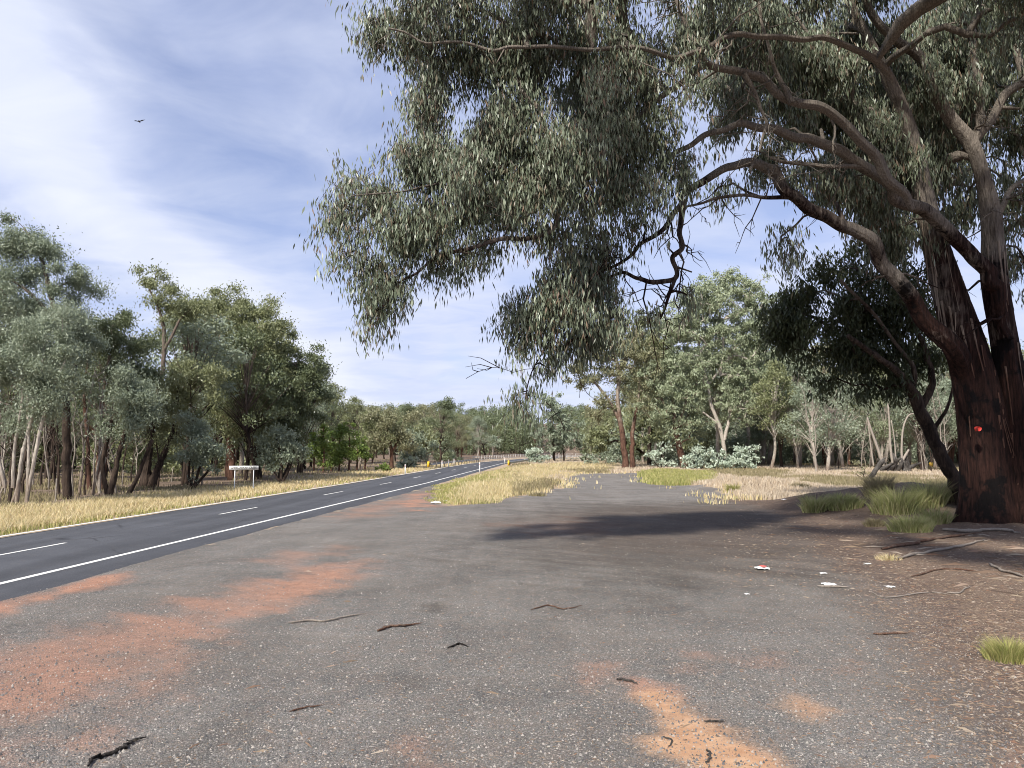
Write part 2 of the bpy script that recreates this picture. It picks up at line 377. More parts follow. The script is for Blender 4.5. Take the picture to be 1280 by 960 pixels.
def ground_masks(X, Y):
    nz = (fbm(X*1.3, Y*1.3, 21)-0.5); nz2 = (fbm(X*5, Y*5, 31)-0.5)
    w = np.clip(Y/30, 0.35, 4)
    strk = fbm((X*0.82-Y*0.57)*0.55, (X*0.57+Y*0.82)*2.6, 71)-0.5; X0, Y0 = X, Y
    lay = sstep(-0.5, 0.5, (polydist(X, Y, LAYBY)+nz*1.6*w+nz2*0.5*w)/w)
    def lay_masks(lst):
        m = np.zeros(X.shape)
        for poly, st, soft in lst:
            d = polydist(X, Y, poly)
            m = np.maximum(m, st*(0.9+0.5*strk)*sstep(-soft*1.4, soft*1.5, d+nz*soft*2.2+nz2*soft*1.2+strk*soft*2.4))
        return m
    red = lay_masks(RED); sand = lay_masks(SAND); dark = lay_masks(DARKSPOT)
    # leaf litter and shed bark under the big tree
    ld = np.sqrt(((X-15.5)/8.5)**2+((Y-19)/12.0)**2)
    lit = sstep(1.15, 0.55, ld+nz*0.55+nz2*0.2)
    lit = np.maximum(lit, 0.55*sstep(1.25, 0.2, np.sqrt(((X-9)/11)**2+((Y-24)/12)**2)+nz*0.5))
    nb_ = sstep(-2.2, 0.1, -polydist(X, Y, LAYBY)/1.0+nz)*sstep(44, 36, Y+4*nz)*sstep(2, 6, X)
    lit = np.maximum(lit, nb_)
    offl = road_c(np.minimum(Y, 250))-HALF-X
    lit = np.maximum(lit, 0.75*sstep(5, 9, offl+4*nz))
    lit = np.maximum(lit, 0.8*sstep(90, 120, Y+30*nz)*sstep(4, 12, X-road_c(np.minimum(Y, 250))))
    lit = np.maximum(lit, sstep(230, 260, Y))
    gr = (1-lay)
    return lay, red, sand, dark, lit, gr

def axis(parts):
    o = []
    for a, b, n in parts: o += list(np.linspace(a, b, n, endpoint=False))
    o.append(parts[-1][1]); return np.array(o)
gx = axis([(-1500, -300, 12), (-300, -60, 50), (-60, -14, 110), (-14, -5, 110), (-5, 8, 190), (8, 30, 150), (30, 90, 80), (90, 300, 40), (300, 1500, 12)])
gy = axis([(-150, -10, 14), (-10, 3, 20), (3, 9, 110), (9, 20, 130), (20, 45, 130), (45, 100, 110), (100, 300, 80), (300, 900, 40), (900, 3500, 10)])
GX, GY = np.meshgrid(gx, gy)
GZ = terrain(GX, GY)
nx, ny = len(gx), len(gy)
i = np.arange(ny-1)[:, None]*nx; j = np.arange(nx-1)[None, :]
Fq = np.stack([i+j, i+j+1, i+j+nx+1, i+j+nx], -1).reshape(-1, 4)
me = mesh_from('ground', np.stack([GX, GY, GZ], -1).reshape(-1, 3), [Fq], None, True)
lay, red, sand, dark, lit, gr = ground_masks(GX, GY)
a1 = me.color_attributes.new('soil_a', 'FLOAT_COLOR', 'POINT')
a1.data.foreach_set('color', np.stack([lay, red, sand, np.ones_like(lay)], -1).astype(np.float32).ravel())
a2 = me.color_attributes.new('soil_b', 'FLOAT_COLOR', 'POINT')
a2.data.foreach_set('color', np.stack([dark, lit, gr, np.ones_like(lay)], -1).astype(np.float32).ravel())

m, t = material('roadside_ground')
ob = t.new('ShaderNodeTexCoord').outputs['Object']
A = t.new('ShaderNodeSeparateColor', {0: t.new('ShaderNodeAttribute', attribute_name='soil_a').outputs['Color']})
B = t.new('ShaderNodeSeparateColor', {0: t.new('ShaderNodeAttribute', attribute_name='soil_b').outputs['Color']})
v1 = t.new('ShaderNodeTexVoronoi', {'Vector': ob, 'Scale': 75.0, 'Randomness': 1.0})
v2 = t.new('ShaderNodeTexVoronoi', {'Vector': ob, 'Scale': 150.0})
v3 = t.new('ShaderNodeTexVoronoi', {'Vector': ob, 'Scale': 15.0})
r1 = t.new('ShaderNodeSeparateColor', {0: v1.outputs['Color']}).outputs[0]
r2 = t.new('ShaderNodeSeparateColor', {0: v2.outputs['Color']}).outputs[0]
r3 = t.new('ShaderNodeSeparateColor', {0: v3.outputs['Color']}).outputs[1]
nA = t.noise(ob, 0.55, 6, 0.6); nB = t.noise(ob, 4.5, 5, 0.6); nC = t.noise(ob, 17.0, 4, 0.65)
stone = t.ramp(r1, [(0.0, (0.050, 0.049, 0.046)), (0.40, (0.112, 0.111, 0.105)), (0.76, (0.165, 0.162, 0.150)), (0.93, (0.26, 0.25, 0.225)), (0.995, (0.62, 0.58, 0.52))])
stone2 = t.ramp(r2, [(0.0, (0.050, 0.049, 0.046)), (0.5, (0.125, 0.124, 0.117)), (0.92, (0.20, 0.195, 0.18)), (1.0, (0.50, 0.47, 0.42))])
grav = t.mix(t.ramp(nC, [(0.40, 0.0), (0.62, 1.0)]), stone, stone2)
grav = t.mix(1.0, grav, t.ramp(nA, [(0.32, 0.78), (0.68, 1.32)]), 'MULTIPLY')
grav = t.mix(t.math('MULTIPLY', t.ramp(nB, [(0.42, 0.0), (0.75, 1.0)]), 0.42), grav, (0.215, 0.165, 0.135, 1))
grav = t.mix(t.ramp(t.noise(ob, 0.28, 4, 0.6), [(0.42, 0.0), (0.66, 0.34)]), grav, (0.125, 0.106, 0.086, 1))
grav = t.mix(1.0, grav, (1.03, 1.01, 1.0, 1), 'MULTIPLY')
redc = t.mix(t.ramp(nB, [(0.3, 0.0), (0.7, 1.0)]), (0.31, 0.135, 0.080, 1), (0.47, 0.245, 0.155, 1))
redc = t.mix(t.math('MULTIPLY', t.ramp(r1, [(0.0, 0.6), (0.3, 0.0)]), 1.0), redc, (0.14, 0.10, 0.085, 1))
redc = t.mix(t.math('MULTIPLY', t.ramp(r2, [(0.55, 0.0), (0.95, 1.0)]), 0.35), redc, (0.50, 0.36, 0.27, 1))
sandc = t.mix(t.ramp(nB, [(0.3, 0.0), (0.75, 1.0)]), (0.40, 0.215, 0.115, 1), (0.58, 0.38, 0.235, 1))
def blend(mask, amt=0.9):   # a mask broken by stones
    return t.math('MULTIPLY', t.ramp(t.math('ADD', mask, t.math('MULTIPLY', t.math('SUBTRACT', t.math('ADD', t.math('MULTIPLY', r1, 0.55), t.math('MULTIPLY', nC, 0.9)), 0.70), 0.42)), [(0.10, 0.0), (0.85, 1.0)]), amt)
trk = t.noise(t.new('ShaderNodeMapping', {'Vector': ob, 'Scale': (1.0, 0.09, 1), 'Rotation': (0, 0, radians(-14))}).outputs[0], 1.1, 5, 0.6, 0.6)
grav = t.mix(1.0, grav, t.ramp(trk, [(0.34, 0.90), (0.52, 1.0), (0.68, 1.12)]), 'MULTIPLY')
c = t.mix(blend(A.outputs[1], 0.85), grav, redc)
c = t.mix(blend(A.outputs[2], 0.95), c, sandc)
soil = t.mix(t.ramp(nB, [(0.35, 0.0), (0.65, 1.0)]), (0.060, 0.040, 0.031, 1), (0.15, 0.105, 0.080, 1))
litc = t.mix(t.ramp(r3, [(0.25, 0.0), (0.9, 1.0)]), soil, (0.13, 0.088, 0.066, 1))
litc = t.mix(t.ramp(r1, [(0.86, 0.0), (0.97, 0.7)]), litc, (0.42, 0.34, 0.26, 1))
dry = t.mix(t.ramp(nC, [(0.3, 0.0), (0.7, 1.0)]), (0.30, 0.225, 0.145, 1), (0.46, 0.37, 0.26, 1))
dry = t.mix(t.ramp(nA, [(0.40, 0.0), (0.62, 0.6)]), dry, (0.24, 0.17, 0.12, 1))
c = t.mix(t.math('MULTIPLY', t.ramp(t.math('ADD', B.outputs[2], t.math('MULTIPLY', t.math('SUBTRACT', nC, 0.5), 0.8)), [(0.35, 0.0), (0.65, 1.0)]), 1.0), c, dry)
c = t.mix(t.math('MULTIPLY', blend(B.outputs[1], 1.0), 0.9), c, litc)
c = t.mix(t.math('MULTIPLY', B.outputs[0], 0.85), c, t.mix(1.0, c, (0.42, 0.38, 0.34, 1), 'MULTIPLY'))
hgt = t.math('ADD', t.math('MULTIPLY', v1.outputs['Distance'], -0.7), t.math('ADD', t.math('MULTIPLY', v2.outputs['Distance'], -0.3), t.math('MULTIPLY', nB, 0.7)))
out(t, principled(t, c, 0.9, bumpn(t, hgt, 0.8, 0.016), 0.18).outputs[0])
me.materials.append(m)
tag(obj('ground', me), kind='structure')

# ------------------------------------------------------------------ road sheet with ragged near edge
def strip(name, fa, fb, ys, z, mat, nsub=6, edge_drop=0.0):
    V = []; 
    for y in ys:
        a, b = fa(y), fb(y)
        for k in range(nsub+1):
            f = k/nsub; V.append((a+(b-a)*f, y, z-(edge_drop if k in (0, nsub) else 0)))
    n = nsub+1; ii = np.arange(len(ys)-1)[:, None]*n; jj = np.arange(nsub)[None, :]
    F = np.stack([ii+jj, ii+jj+1, ii+jj+n+1, ii+jj+n], -1).reshape(-1, 4)
    return mesh_from(name, V, [F], mat)
m, t = material('asphalt')
ob = t.new('ShaderNodeTexCoord').outputs['Object']
rot = t.new('ShaderNodeMapping', {'Vector': ob, 'Scale': (1.0, 0.05, 1), 'Rotation': (0, 0, radians(4.1))}).outputs[0]
lng = t.noise(rot, 1.3, 4, 0.5)
sp = t.noise(ob, 60, 3, 0.7); pt = t.noise(ob, 0.6, 4, 0.6)
c = t.ramp(sp, [(0.30, (0.042, 0.043, 0.048)), (0.55, (0.068, 0.070, 0.077)), (0.78, (0.130, 0.130, 0.134))])
c = t.mix(1.0, c, t.ramp(lng, [(0.35, 0.82), (0.65, 1.18)]), 'MULTIPLY')
c = t.mix(1.0, c, t.ramp(pt, [(0.35, 0.90), (0.65, 1.12)]), 'MULTIPLY')
crk = t.new('ShaderNodeTexVoronoi', {'Vector': t.new('ShaderNodeMapping', {'Vector': ob, 'Scale': (1.0, 0.35, 1)}).outputs[0], 'Scale': 0.45}, feature='DISTANCE_TO_EDGE').outputs['Distance']
ck = t.math('MULTIPLY', t.ramp(crk, [(0.0, 1.0), (0.012, 0.0)]), t.ramp(pt, [(0.50, 0.0), (0.58, 0.7)]))
c = t.mix(ck, c, (0.02, 0.02, 0.022, 1))
dust = t.noise(ob, 3.5, 5, 0.7)
c = t.mix(t.ramp(dust, [(0.55, 0.0), (0.85, 0.35)]), c, (0.16, 0.13, 0.11, 1))
out(t, principled(t, c, 0.82, bumpn(t, sp, 0.6, 0.008), 0.25).outputs[0]); asphalt = m
m, t = material('road_line_paint')
ob = t.new('ShaderNodeTexCoord').outputs['Object']
n = t.noise(ob, 30, 4, 0.7)
c = t.mix(t.ramp(n, [(0.52, 0.0), (0.68, 0.8)]), (0.70, 0.69, 0.64, 1), (0.16, 0.16, 0.16, 1))
out(t, principled(t, c, 0.7, None, 0.2).outputs[0]); linep = m
ys = np.concatenate([np.arange(-30, 8, 0.5), np.arange(8, 40, 0.12), np.arange(40, 100, 0.5), np.arange(100, 262, 2)])
edge = lambda y: float(road_c(y))+HALF+0.95+0.55*(float(fbm(np.array(y*0.16), np.array(0.3), 3))-0.5)+0.22*(float(fbm(np.array(y*1.4), np.array(0.7), 8, 3))-0.5)
ledge = lambda y: float(road_c(y))-HALF-0.30-0.15*(float(fbm(np.array(y*0.9), np.array(0.1), 4))-0.5)
me = strip('road', ledge, edge, ys, 0.045, asphalt, 8, 0.075)
tag(obj('road', me), kind='structure')
lr = lambda y: float(road_c(y))+HALF
mb_ok = []
me = strip('edge_line', lambda y: lr(y)-0.075, lambda y: lr(y)+0.075, ys[ys < 255], 0.049, linep, 1)
tag(obj('edge_line_near', me), kind='structure')
me = strip('edge_line', lambda y: lr(y)-2*HALF-0.07, lambda y: lr(y)-2*HALF+0.07, ys[ys < 255], 0.049, linep, 1)
tag(obj('edge_line_far', me), kind='structure')
# centre dashes: first one placed on the one at (265,641) in the photograph
cd = MB(); d0 = G(242, 644.5)[1]; per = 12.0; ln = 3.4
for k in range(-4, 19):
    y0 = d0+k*per; yy = np.linspace(y0, y0+ln, 8); xc = road_c(yy)+0.0
    V = np.concatenate([np.stack([xc-0.05, yy, np.full(8, 0.0495)], -1), np.stack([xc+0.05, yy, np.full(8, 0.0495)], -1)])
    q = [[i_, i_+8, i_+9, i_+1] for i_ in range(7)]
    cd.add(V, q)
tag(obj('centre_line', cd.mesh('centre_line', linep)), kind='structure')

# ------------------------------------------------------------------ foliage generator
def unit(v): return v/(np.linalg.norm(v, axis=-1, keepdims=True)+1e-9)
def leaves_mesh(name, C, L, aspect, mat, rng, droop=0.6, origin=(0, 0, 0)):
    """one narrow four-cornered leaf per row of C; L lengths"""
    n = len(C)
    d = rng.standard_normal((n, 3)); d = unit(d)*(1-droop)+np.array([0, 0, -1.0])*droop*(0.6+0.8*rng.random((n, 1))); d = unit(d)
    s = unit(np.cross(d, rng.standard_normal((n, 3))))
    nn = np.cross(d, s)
    L = L[:, None]; Wd = L*aspect*(0.75+0.5*rng.random((n, 1)))
    cv = (rng.random((n, 1))-0.5)*0.25*L
    a = C-d*L*0.5; b = C-d*L*0.08+s*Wd*0.5+nn*cv*0.5; c_ = C+d*L*0.5+nn*cv; e = C-d*L*0.08-s*Wd*0.5+nn*cv*0.5
    V = np.stack([a, b, c_, e], 1).reshape(-1, 3)-np.asarray(origin)
    F = np.arange(4*n).reshape(-1, 4)
    return mesh_from(name, V, [F], mat)

def build_tree(name, label, cat, base, trunks, blobs, leafmat, barkmat, seed, leaf_px=3.4, aspect=0.36, cover=2.6,
               droop=0.45, clump=0.85, group=None, depth=None, twig=1.0, sides=8, rmax=None, sprays=False, clumps_k=1.1,
               dscale=1.0, lobes=None, splk=5, ridges=0.0, rough=0.05, jitter=0.10, wob=0.0, extra=None, rscale=0.74, spread=0.60):
    """trunks: polylines of (x,y,r[,depth]) in picture units, blobs: (x,y,rx,ry[,depth[,density]])"""
    rng = np.random.default_rng(seed)
    if isinstance(base, tuple) and len(base) == 2:
        b0 = GT(*base)
    else: b0 = np.array(base, float)
    if depth is not None: b0 = P(base[0], base[1], depth); b0[2] = float(terrain(b0[0], b0[1]))
    D = b0[1]
    root = empty(name, b0, label, cat, group)
    wood = MB(); NP = []; NR = []; NPar = []; fixed = []
    for tr in trunks:
        pts = []; rr = []
        for q in tr:
            dd = D if len(q) < 4 else q[3]
            pts.append(P(q[0], q[1], dd)); rr.append(q[2]/960.0*dd)
        sp = spline(np.column_stack([np.array(pts), rr]), splk)
        p3, r3 = sp[:, :3].copy(), np.maximum(sp[:, 3]*rscale, 0.012)
        jit = rng.standard_normal(p3.shape)*r3[:, None]*jitter; jit[0] = 0; p3 += jit
        if wob > 0 and r3.max() < 0.55:
            nk = max(3, len(p3)//7); kn = rng.standard_normal((nk, 3)); kn[0] = 0; xx = np.linspace(0, nk-1, len(p3))
            wv = spline(kn, 12); p3 += np.stack([np.interp(xx, np.linspace(0, nk-1, len(wv)), wv[:, q_]) for q_ in range(3)], 1)*(r3[:, None]*0.25+0.035)*wob
        wood.tube(p3, r3, sides, rough, rng, lobes=lobes, ridges=ridges)
        k0 = len(NP)
        for k in range(len(p3)):
            NP.append(p3[k]); NR.append(r3[k]); NPar.append(-1); fixed.append(True)
    if extra is not None: extra(wood)
    # clumps of leaves
    CP = []; CR = []; CN = []
    for bl in blobs:
        bx, by, rx, ry = bl[:4]; dd = bl[4] if len(bl) > 4 and bl[4] else D; dens = bl[5] if len(bl) > 5 else 1.0
        c = P(bx, by, dd); mx = rx/960.0*dd; mz = ry/960.0*dd; my = min(mx, 0.5*(mx+mz))*dscale
        rc = clump*0.72; rc = min(rc, 0.6*min(mx, mz)+0.05)
        vol = 4/3*pi*mx*my*mz; ncl = min(90, max(3, int(clumps_k*0.55*vol/(4/3*pi*rc**3)+2)))
        u = unit(rng.standard_normal((ncl*1, 3))); rad = rng.random(ncl)**(1/2.2)
        pts = c+u*rad[:, None]*np.array([mx-rc*0.4, my, mz-rc*0.3])
        if not sprays: pts = c+np.clip(rng.standard_normal((ncl, 3)), -2.0, 2.0)*np.array([mx, my, mz])*0.52
        area = pi*rx*ry; larea = (leaf_px**2)*aspect*0.5*0.62
        nl = cover*dens*area/larea/ncl
        for p_ in pts:
            CP.append(p_); CR.append(rc*(0.7+0.6*rng.random())); CN.append(max(4, int(nl*(0.6+0.8*rng.random()))))
    CP = np.array(CP); CR = np.array(CR); CN = np.array(CN)
    # twigs towards the clumps, growing from the nearest wood
    if len(NP):
        base_pts = np.array(NP); order = np.argsort(np.min(np.linalg.norm(CP[:, None]-base_pts[None, ::3], axis=2), axis=1))
        NPa = list(NP); par = [-1]*len(NP); cnt = [0.0]*len(NP); isf = [True]*len(NP)
        buf = np.zeros((len(NP)+4*len(CP)+4, 3)); nb = len(NP); buf[:nb] = base_pts
        for ci in order:
            tpt = CP[ci]
            v = buf[:nb]-tpt; dist = np.linalg.norm(v, axis=1)+np.maximum(v[:, 2], 0)*0.7
            k = int(np.argmin(dist)); s0 = buf[k]
            seglen = np.linalg.norm(tpt-s0); last = k
            up = np.array([0, 0, seglen*0.13])
            for f in (0.33, 0.66, 1.0):
                q = s0+(tpt-s0)*f+up*sin(f*pi)+rng.standard_normal(3)*seglen*0.055*(f < 1)
                buf[nb] = q; par.append(last); isf.append(False); cnt.append(1.0 if f == 1.0 else 0.0); last = nb; nb += 1
        cnt = np.array(cnt)
        for k in range(nb-1, -1, -1):
            if par[k] >= 0: cnt[par[k]] += cnt[k]
        r = twig*0.016*np.sqrt(D/30)*np.maximum(cnt, 1)**0.48
        for k in range(len(NP), nb):
            pk = par[k]
            if k-pk != 1 and not isf[pk] or isf[pk] or True:
                pass
        # draw chains
        k = len(NP)
        while k < nb:
            pk = par[k]; pr = min(r[k]*1.15, NR[pk]*0.9) if isf[pk] else r[pk]
            pts = [buf[pk], buf[k], buf[k+1], buf[k+2]]
            rr = [min(pr, r[k]*1.3), r[k], r[k+1], r[k+2]*0.7]
            if rmax: rr = [min(a, rmax) for a in rr]
            wood.tube(np.array(pts), rr, 5 if rr[0] > 0.03 else 3, 0, rng)
            k += 3
    wm = wood.mesh('trunk', barkmat, True, b0)
    wo = obj('trunk', wm, root)
    # leaves
    tot = int(CN.sum()); idx = np.repeat(np.arange(len(CP)), CN)
    if sprays:
        # hanging sprays: each a dozen leaves along a drooping twig
        per = 20; ns = tot//per+1; sidx = rng.choice(len(CP), ns, p=CN/CN.sum())
        so_ = CP[sidx]+unit(rng.standard_normal((ns, 3)))*(rng.random((ns, 1))**0.5)*CR[sidx][:, None]*np.array([1.05, 1.05, 0.7])
        sd_ = unit(rng.standard_normal((ns, 3))*0.55+np.array([0, 0, -0.9]))
        tt = rng.random((ns, per)); ln_ = 0.45+0.5*rng.random((ns, 1))
        C = so_[:, None]+sd_[:, None]*(tt*ln_)[:, :, None]+rng.standard_normal((ns, per, 3))*np.array([0.11, 0.11, 0.13])
        C = C.reshape(-1, 3)
        a_ = CP[sidx]; b_ = so_; c2_ = so_+sd_*ln_; sw = np.array([0.006, 0.002, 0]); ez = np.array([0, 0, 0.006])
        Vt = np.stack([a_-sw, a_+sw, b_+sw, b_-sw, c2_, a_+ez, b_+ez], 1).reshape(-1, 3)-b0; kk = np.arange(ns)*7
        tm = mesh_from('twigs', Vt, [np.stack([kk, kk+1, kk+2, kk+3], -1), np.stack([kk+3, kk+2, kk+4], -1), np.stack([kk, kk+5, kk+6], -1)], barkmat)
        obj('twigs', tm, root)
        dist_ = C[:, 1]
    else:
        sp_ = np.where(rng.random((tot, 1)) < 0.22, spread*1.2, spread*0.75)
        C = CP[idx]+rng.standard_normal((tot, 3))*sp_*CR[idx][:, None]*np.array([1, 1, 0.75])
        dist_ = np.full(len(C), D)
    L = leaf_px/960.0*dist_*(0.65+0.7*rng.random(len(C)))
    lm = leaves_mesh('crown', C, L, aspect, leafmat, rng, droop, b0)
    obj('crown', lm, root)
    return root

#%%BIGTREE
# depth falls from the trunk towards the camera along the overhanging limbs
def dz_(x): return float(np.interp(x, [380, 560, 800, 1000, 1180, 1300], [17.5, 18.0, 19.0, 21.0, 23.5, 23.8]))
def dl(l, off=0.0): return [(x, y, r, dz_(x)+off) for x, y, r in l]
TR1 = dl([(1238, 672, 54), (1237, 640, 43), (1234, 590, 38), (1227, 520, 36), (1212, 450, 32), (1188, 370, 26), (1168, 300, 20), (1152, 235, 17), (1142, 185, 15), (1120, 120, 12), (1090, 60, 9), (1060, 0, 7), (1030, -60, 5)])
TR2 = dl([(1288, 674, 56), (1286, 630, 46), (1278, 560, 33), (1268, 500, 25), (1256, 430, 20), (1243, 350, 20), (1241, 300, 17), (1238, 262, 16), (1227, 215, 12), (1213, 178, 13), (1190, 150, 12), (1166, 112, 10), (1150, 72, 9), (1122, 52, 8), (1095, 25, 7), (1078, -10, 6), (1050, -80, 5)], -0.4)
BT = [TR1, TR2,
  dl([(1225, 545, 10), (1204, 480, 21), (1162, 402, 17), (1120, 350, 15), (1090, 310, 14), (1060, 282, 13), (1020, 262, 13), (985, 240, 12), (968, 212, 12), (930, 203, 9), (890, 215, 8), (862, 238, 7), (848, 258, 6), (830, 285, 5), (800, 308, 4), (770, 330, 3), (735, 350, 2.5), (700, 372, 2)], -0.2),
  dl([(1262, 425, 7), (1250, 385, 12), (1238, 352, 15), (1222, 330, 14), (1195, 300, 14), (1165, 272, 14), (1130, 250, 13), (1108, 225, 12), (1080, 205, 12), (1040, 185, 11), (1000, 168, 10), (960, 158, 9), (920, 160, 7), (880, 172, 6), (845, 195, 5), (800, 222, 4), (760, 235, 3), (722, 250, 2.5)], -0.9),
  dl([(854, 250, 6), (852, 290, 5), (845, 320, 5), (845, 345, 5), (822, 354, 5), (795, 348, 4), (778, 340, 3.5), (755, 350, 2.5), (735, 372, 2)], -0.2),
  dl([(1140, 262, 5), (1112, 228, 9), (1080, 180, 9), (1050, 156, 9), (1000, 128, 9), (963, 105, 8), (930, 92, 8), (893, 84, 7), (862, 95, 6), (832, 115, 6), (785, 155, 5.5), (745, 200, 5.5), (712, 240, 5), (690, 284, 5), (645, 297, 5), (602, 304, 4.5), (562, 318, 4), (530, 330, 3), (500, 350, 2), (478, 385, 1.5)], -1.6),
  dl([(1122, 120, 8), (1095, 75, 7), (1040, 52, 6), (985, 46, 6), (930, 46, 6), (893, 55, 6), (852, 70, 5), (800, 60, 5), (740, 62, 4.5), (680, 55, 4), (630, 62, 4), (580, 55, 3), (530, 50, 2.5), (485, 35, 2)], -2.6),
  dl([(745, 200, 5), (700, 190, 4), (650, 200, 3.5), (600, 215, 3), (550, 230, 2.5), (490, 240, 2), (440, 245, 1.5)], -1.6),
  dl([(1215, 180, 9), (1222, 150, 9), (1225, 100, 8), (1214, 45, 7), (1218, 0, 7), (1230, -60, 5)], -0.4),
  dl([(1213, 178, 9), (1240, 142, 9), (1265, 110, 9), (1300, 75, 8), (1350, 30, 6)], -0.4),
  dl([(985, 246, 4), (940, 248, 3.5), (890, 250, 3), (850, 262, 2)], -0.2),
  dl([(1078, 208, 5), (1040, 208, 4), (1000, 204, 4), (960, 200, 3)], -0.9),
  dl([(990, 128, 5), (965, 80, 4), (955, 40, 3), (950, 0, 3)], -1.8),
  dl([(893, 84, 5), (870, 60, 4), (850, 20, 4), (845, -30, 3)], -1.8),
  dl([(930, 92, 5), (950, 130, 4), (955, 160, 3), (948, 190, 2)], -1.8),
  dl([(845, 345, 3.5), (832, 375, 3), (828, 400, 1.5)], -0.2),
  dl([(735, 372, 2), (700, 400, 2), (680, 440, 1.5), (660, 480, 1.2), (655, 510, 1)], -0.2),
  dl([(1238, 300, 3), (1242, 268, 6), (1262, 240, 5), (1290, 222, 4)], -0.4),
]
BT = BT[:2]+[[(q[0], q[1], q[2]*0.80, q[3]) for q in l] for l in BT[2:]]
def bd(l, off=0.0, dens=1.0): return [(x, y, rx, ry, dz_(x)+off, dens*(d[0] if d else 1)) for x, y, rx, ry, *d in l]
BB = bd([(470, 30, 22, 34, .7), (505, 45, 45, 55), (560, 40, 70, 70), (545, 110, 32, 45, .8), (640, 60, 80, 75), (545, 165, 28, 40, .9),
         (620, 150, 70, 70), (720, 60, 90, 90), (730, 150, 80, 75, 1.2), (800, 90, 80, 80), (440, 225, 36, 34, .7), (425, 265, 26, 36, .6), (475, 235, 36, 40, .8), (500, 290, 60, 52),
         (450, 320, 26, 40, .7), (495, 355, 36, 36), (468, 400, 16, 24, .8), (515, 205, 40, 35), (575, 235, 70, 60), (640, 240, 65, 52), (600, 300, 40, 26, .7), (555, 318, 30, 20, .7),
         (700, 225, 70, 65, 1.1), (690, 285, 35, 25, .6), (770, 220, 55, 50), (820, 170, 50, 50, .8), (860, 210, 40, 24, .6)], -1.2, 0.95)
BB += bd([(700, 375, 48, 40), (655, 385, 34, 32, .9), (745, 395, 42, 32), (735, 335, 42, 36), (690, 425, 32, 26, .8), (648, 425, 20, 22, .7), (657, 490, 16, 26, .7), (690, 450, 14, 24, .5), (775, 380, 22, 22, .7), (815, 392, 26, 9, .4), (760, 300, 40, 36, .7), (800, 275, 40, 30, .5), (720, 300, 36, 34, .9), (865, 372, 14, 14, .5), (740, 430, 14, 18, .4)], -0.2, 0.95)
BBd = bd([(880, 20, 60, 50, .8), (900, 130, 50, 45, .6), (960, 20, 60, 40, .7), (1000, 80, 60, 50, .8), (960, 185, 45, 26, .5), (1030, 120, 60, 55, .9), (1060, 30, 70, 45, .8), (1085, 170, 60, 60, 1.),
          (1120, 95, 55, 60, .9), (1180, 30, 70, 45, .8), (1165, 190, 45, 60, .8), (1200, 110, 45, 55, .7), (1262, 50, 50, 50, .7), (1262, 170, 24, 36, .5), (1275, 250, 26, 40, .7), (1200, 250, 30, 40, .5),
          (1010, 215, 40, 24, .4), (1085, 262, 50, 34, .7), (1130, 300, 40, 40, .6), (1270, 330, 24, 36, .35), (985, 300, 28, 40, .22), (900, 235, 30, 16, .4), (1180, 130, 60, 60, .6), (1230, 20, 50, 40, .8), (1110, 200, 60, 50, .9), (1060, 230, 50, 34, .8), (1160, 60, 60, 50, .8), (940, 70, 50, 40, .7), (1260, 120, 30, 40, .5)], 1.3, 1.5)
BBd += bd([(1000, 60, 110, 70), (1120, 120, 90, 90), (1210, 60, 90, 80), (1060, 200, 80, 50, .8), (1150, 230, 70, 60, .7), (940, 60, 80, 70, .7), (1230, 180, 50, 60, .5)], 6.0, 0.9)
# the part of the crown above the picture, which shades the ground
BBt = bd([(520, -60, 70, 60), (640, -70, 90, 70), (760, -60, 90, 70), (880, -80, 90, 70), (1000, -70, 90, 70), (1120, -80, 90, 70), (1250, -60, 90, 70)], -2.5, 0.55)
BBt += [(1165, -250, 150, 110, 11.7, .8), (1060, -500, 170, 120, 8.3, .7), (1210, -620, 200, 130, 7.0, .7), (1300, -440, 160, 120, 9.5, .8), (1380, -850, 200, 130, 6.0, .6), (800, -330, 130, 80, 11.0, .45), (960, -370, 140, 90, 10.5, .55), (660, -300, 110, 70, 12.0, .35), (1420, -300, 150, 150, 12.0, .8), (1200, -170, 130, 90, 15.5, .8), (1330, -120, 130, 110, 17.0, .8), (1150, -380, 170, 110, 12.0, .45), (1350, -350, 170, 120, 12.5, .5), (1000, -300, 150, 90, 13.0, .35), (1100, -130, 160, 90, 17.0, .35), (1300, -60, 160, 110, 18.0, .4), (1400, 60, 120, 110, 22.0, .5), (1350, 200, 60, 80, 24.0, .4), (900, -140, 150, 70, 16.5, .3), (1350, -150, 150, 90, 15, .4)]
def lob(t_, a):
    fade = np.clip(1-t_*2.2, 0.15, 1)[:, None]
    k = 0.07*np.cos(5*a[None, :]+2*t_[:, None])+0.05*np.cos(9*a[None, :]-1.5*t_[:, None]+1)
    return 1.0+0.13*np.clip(1-t_*3, 0, 1)[:, None]+k*fade+0.22*np.exp(-t_*26)[:, None]*(0.6+0.6*np.cos(6*a[None, :]+1))
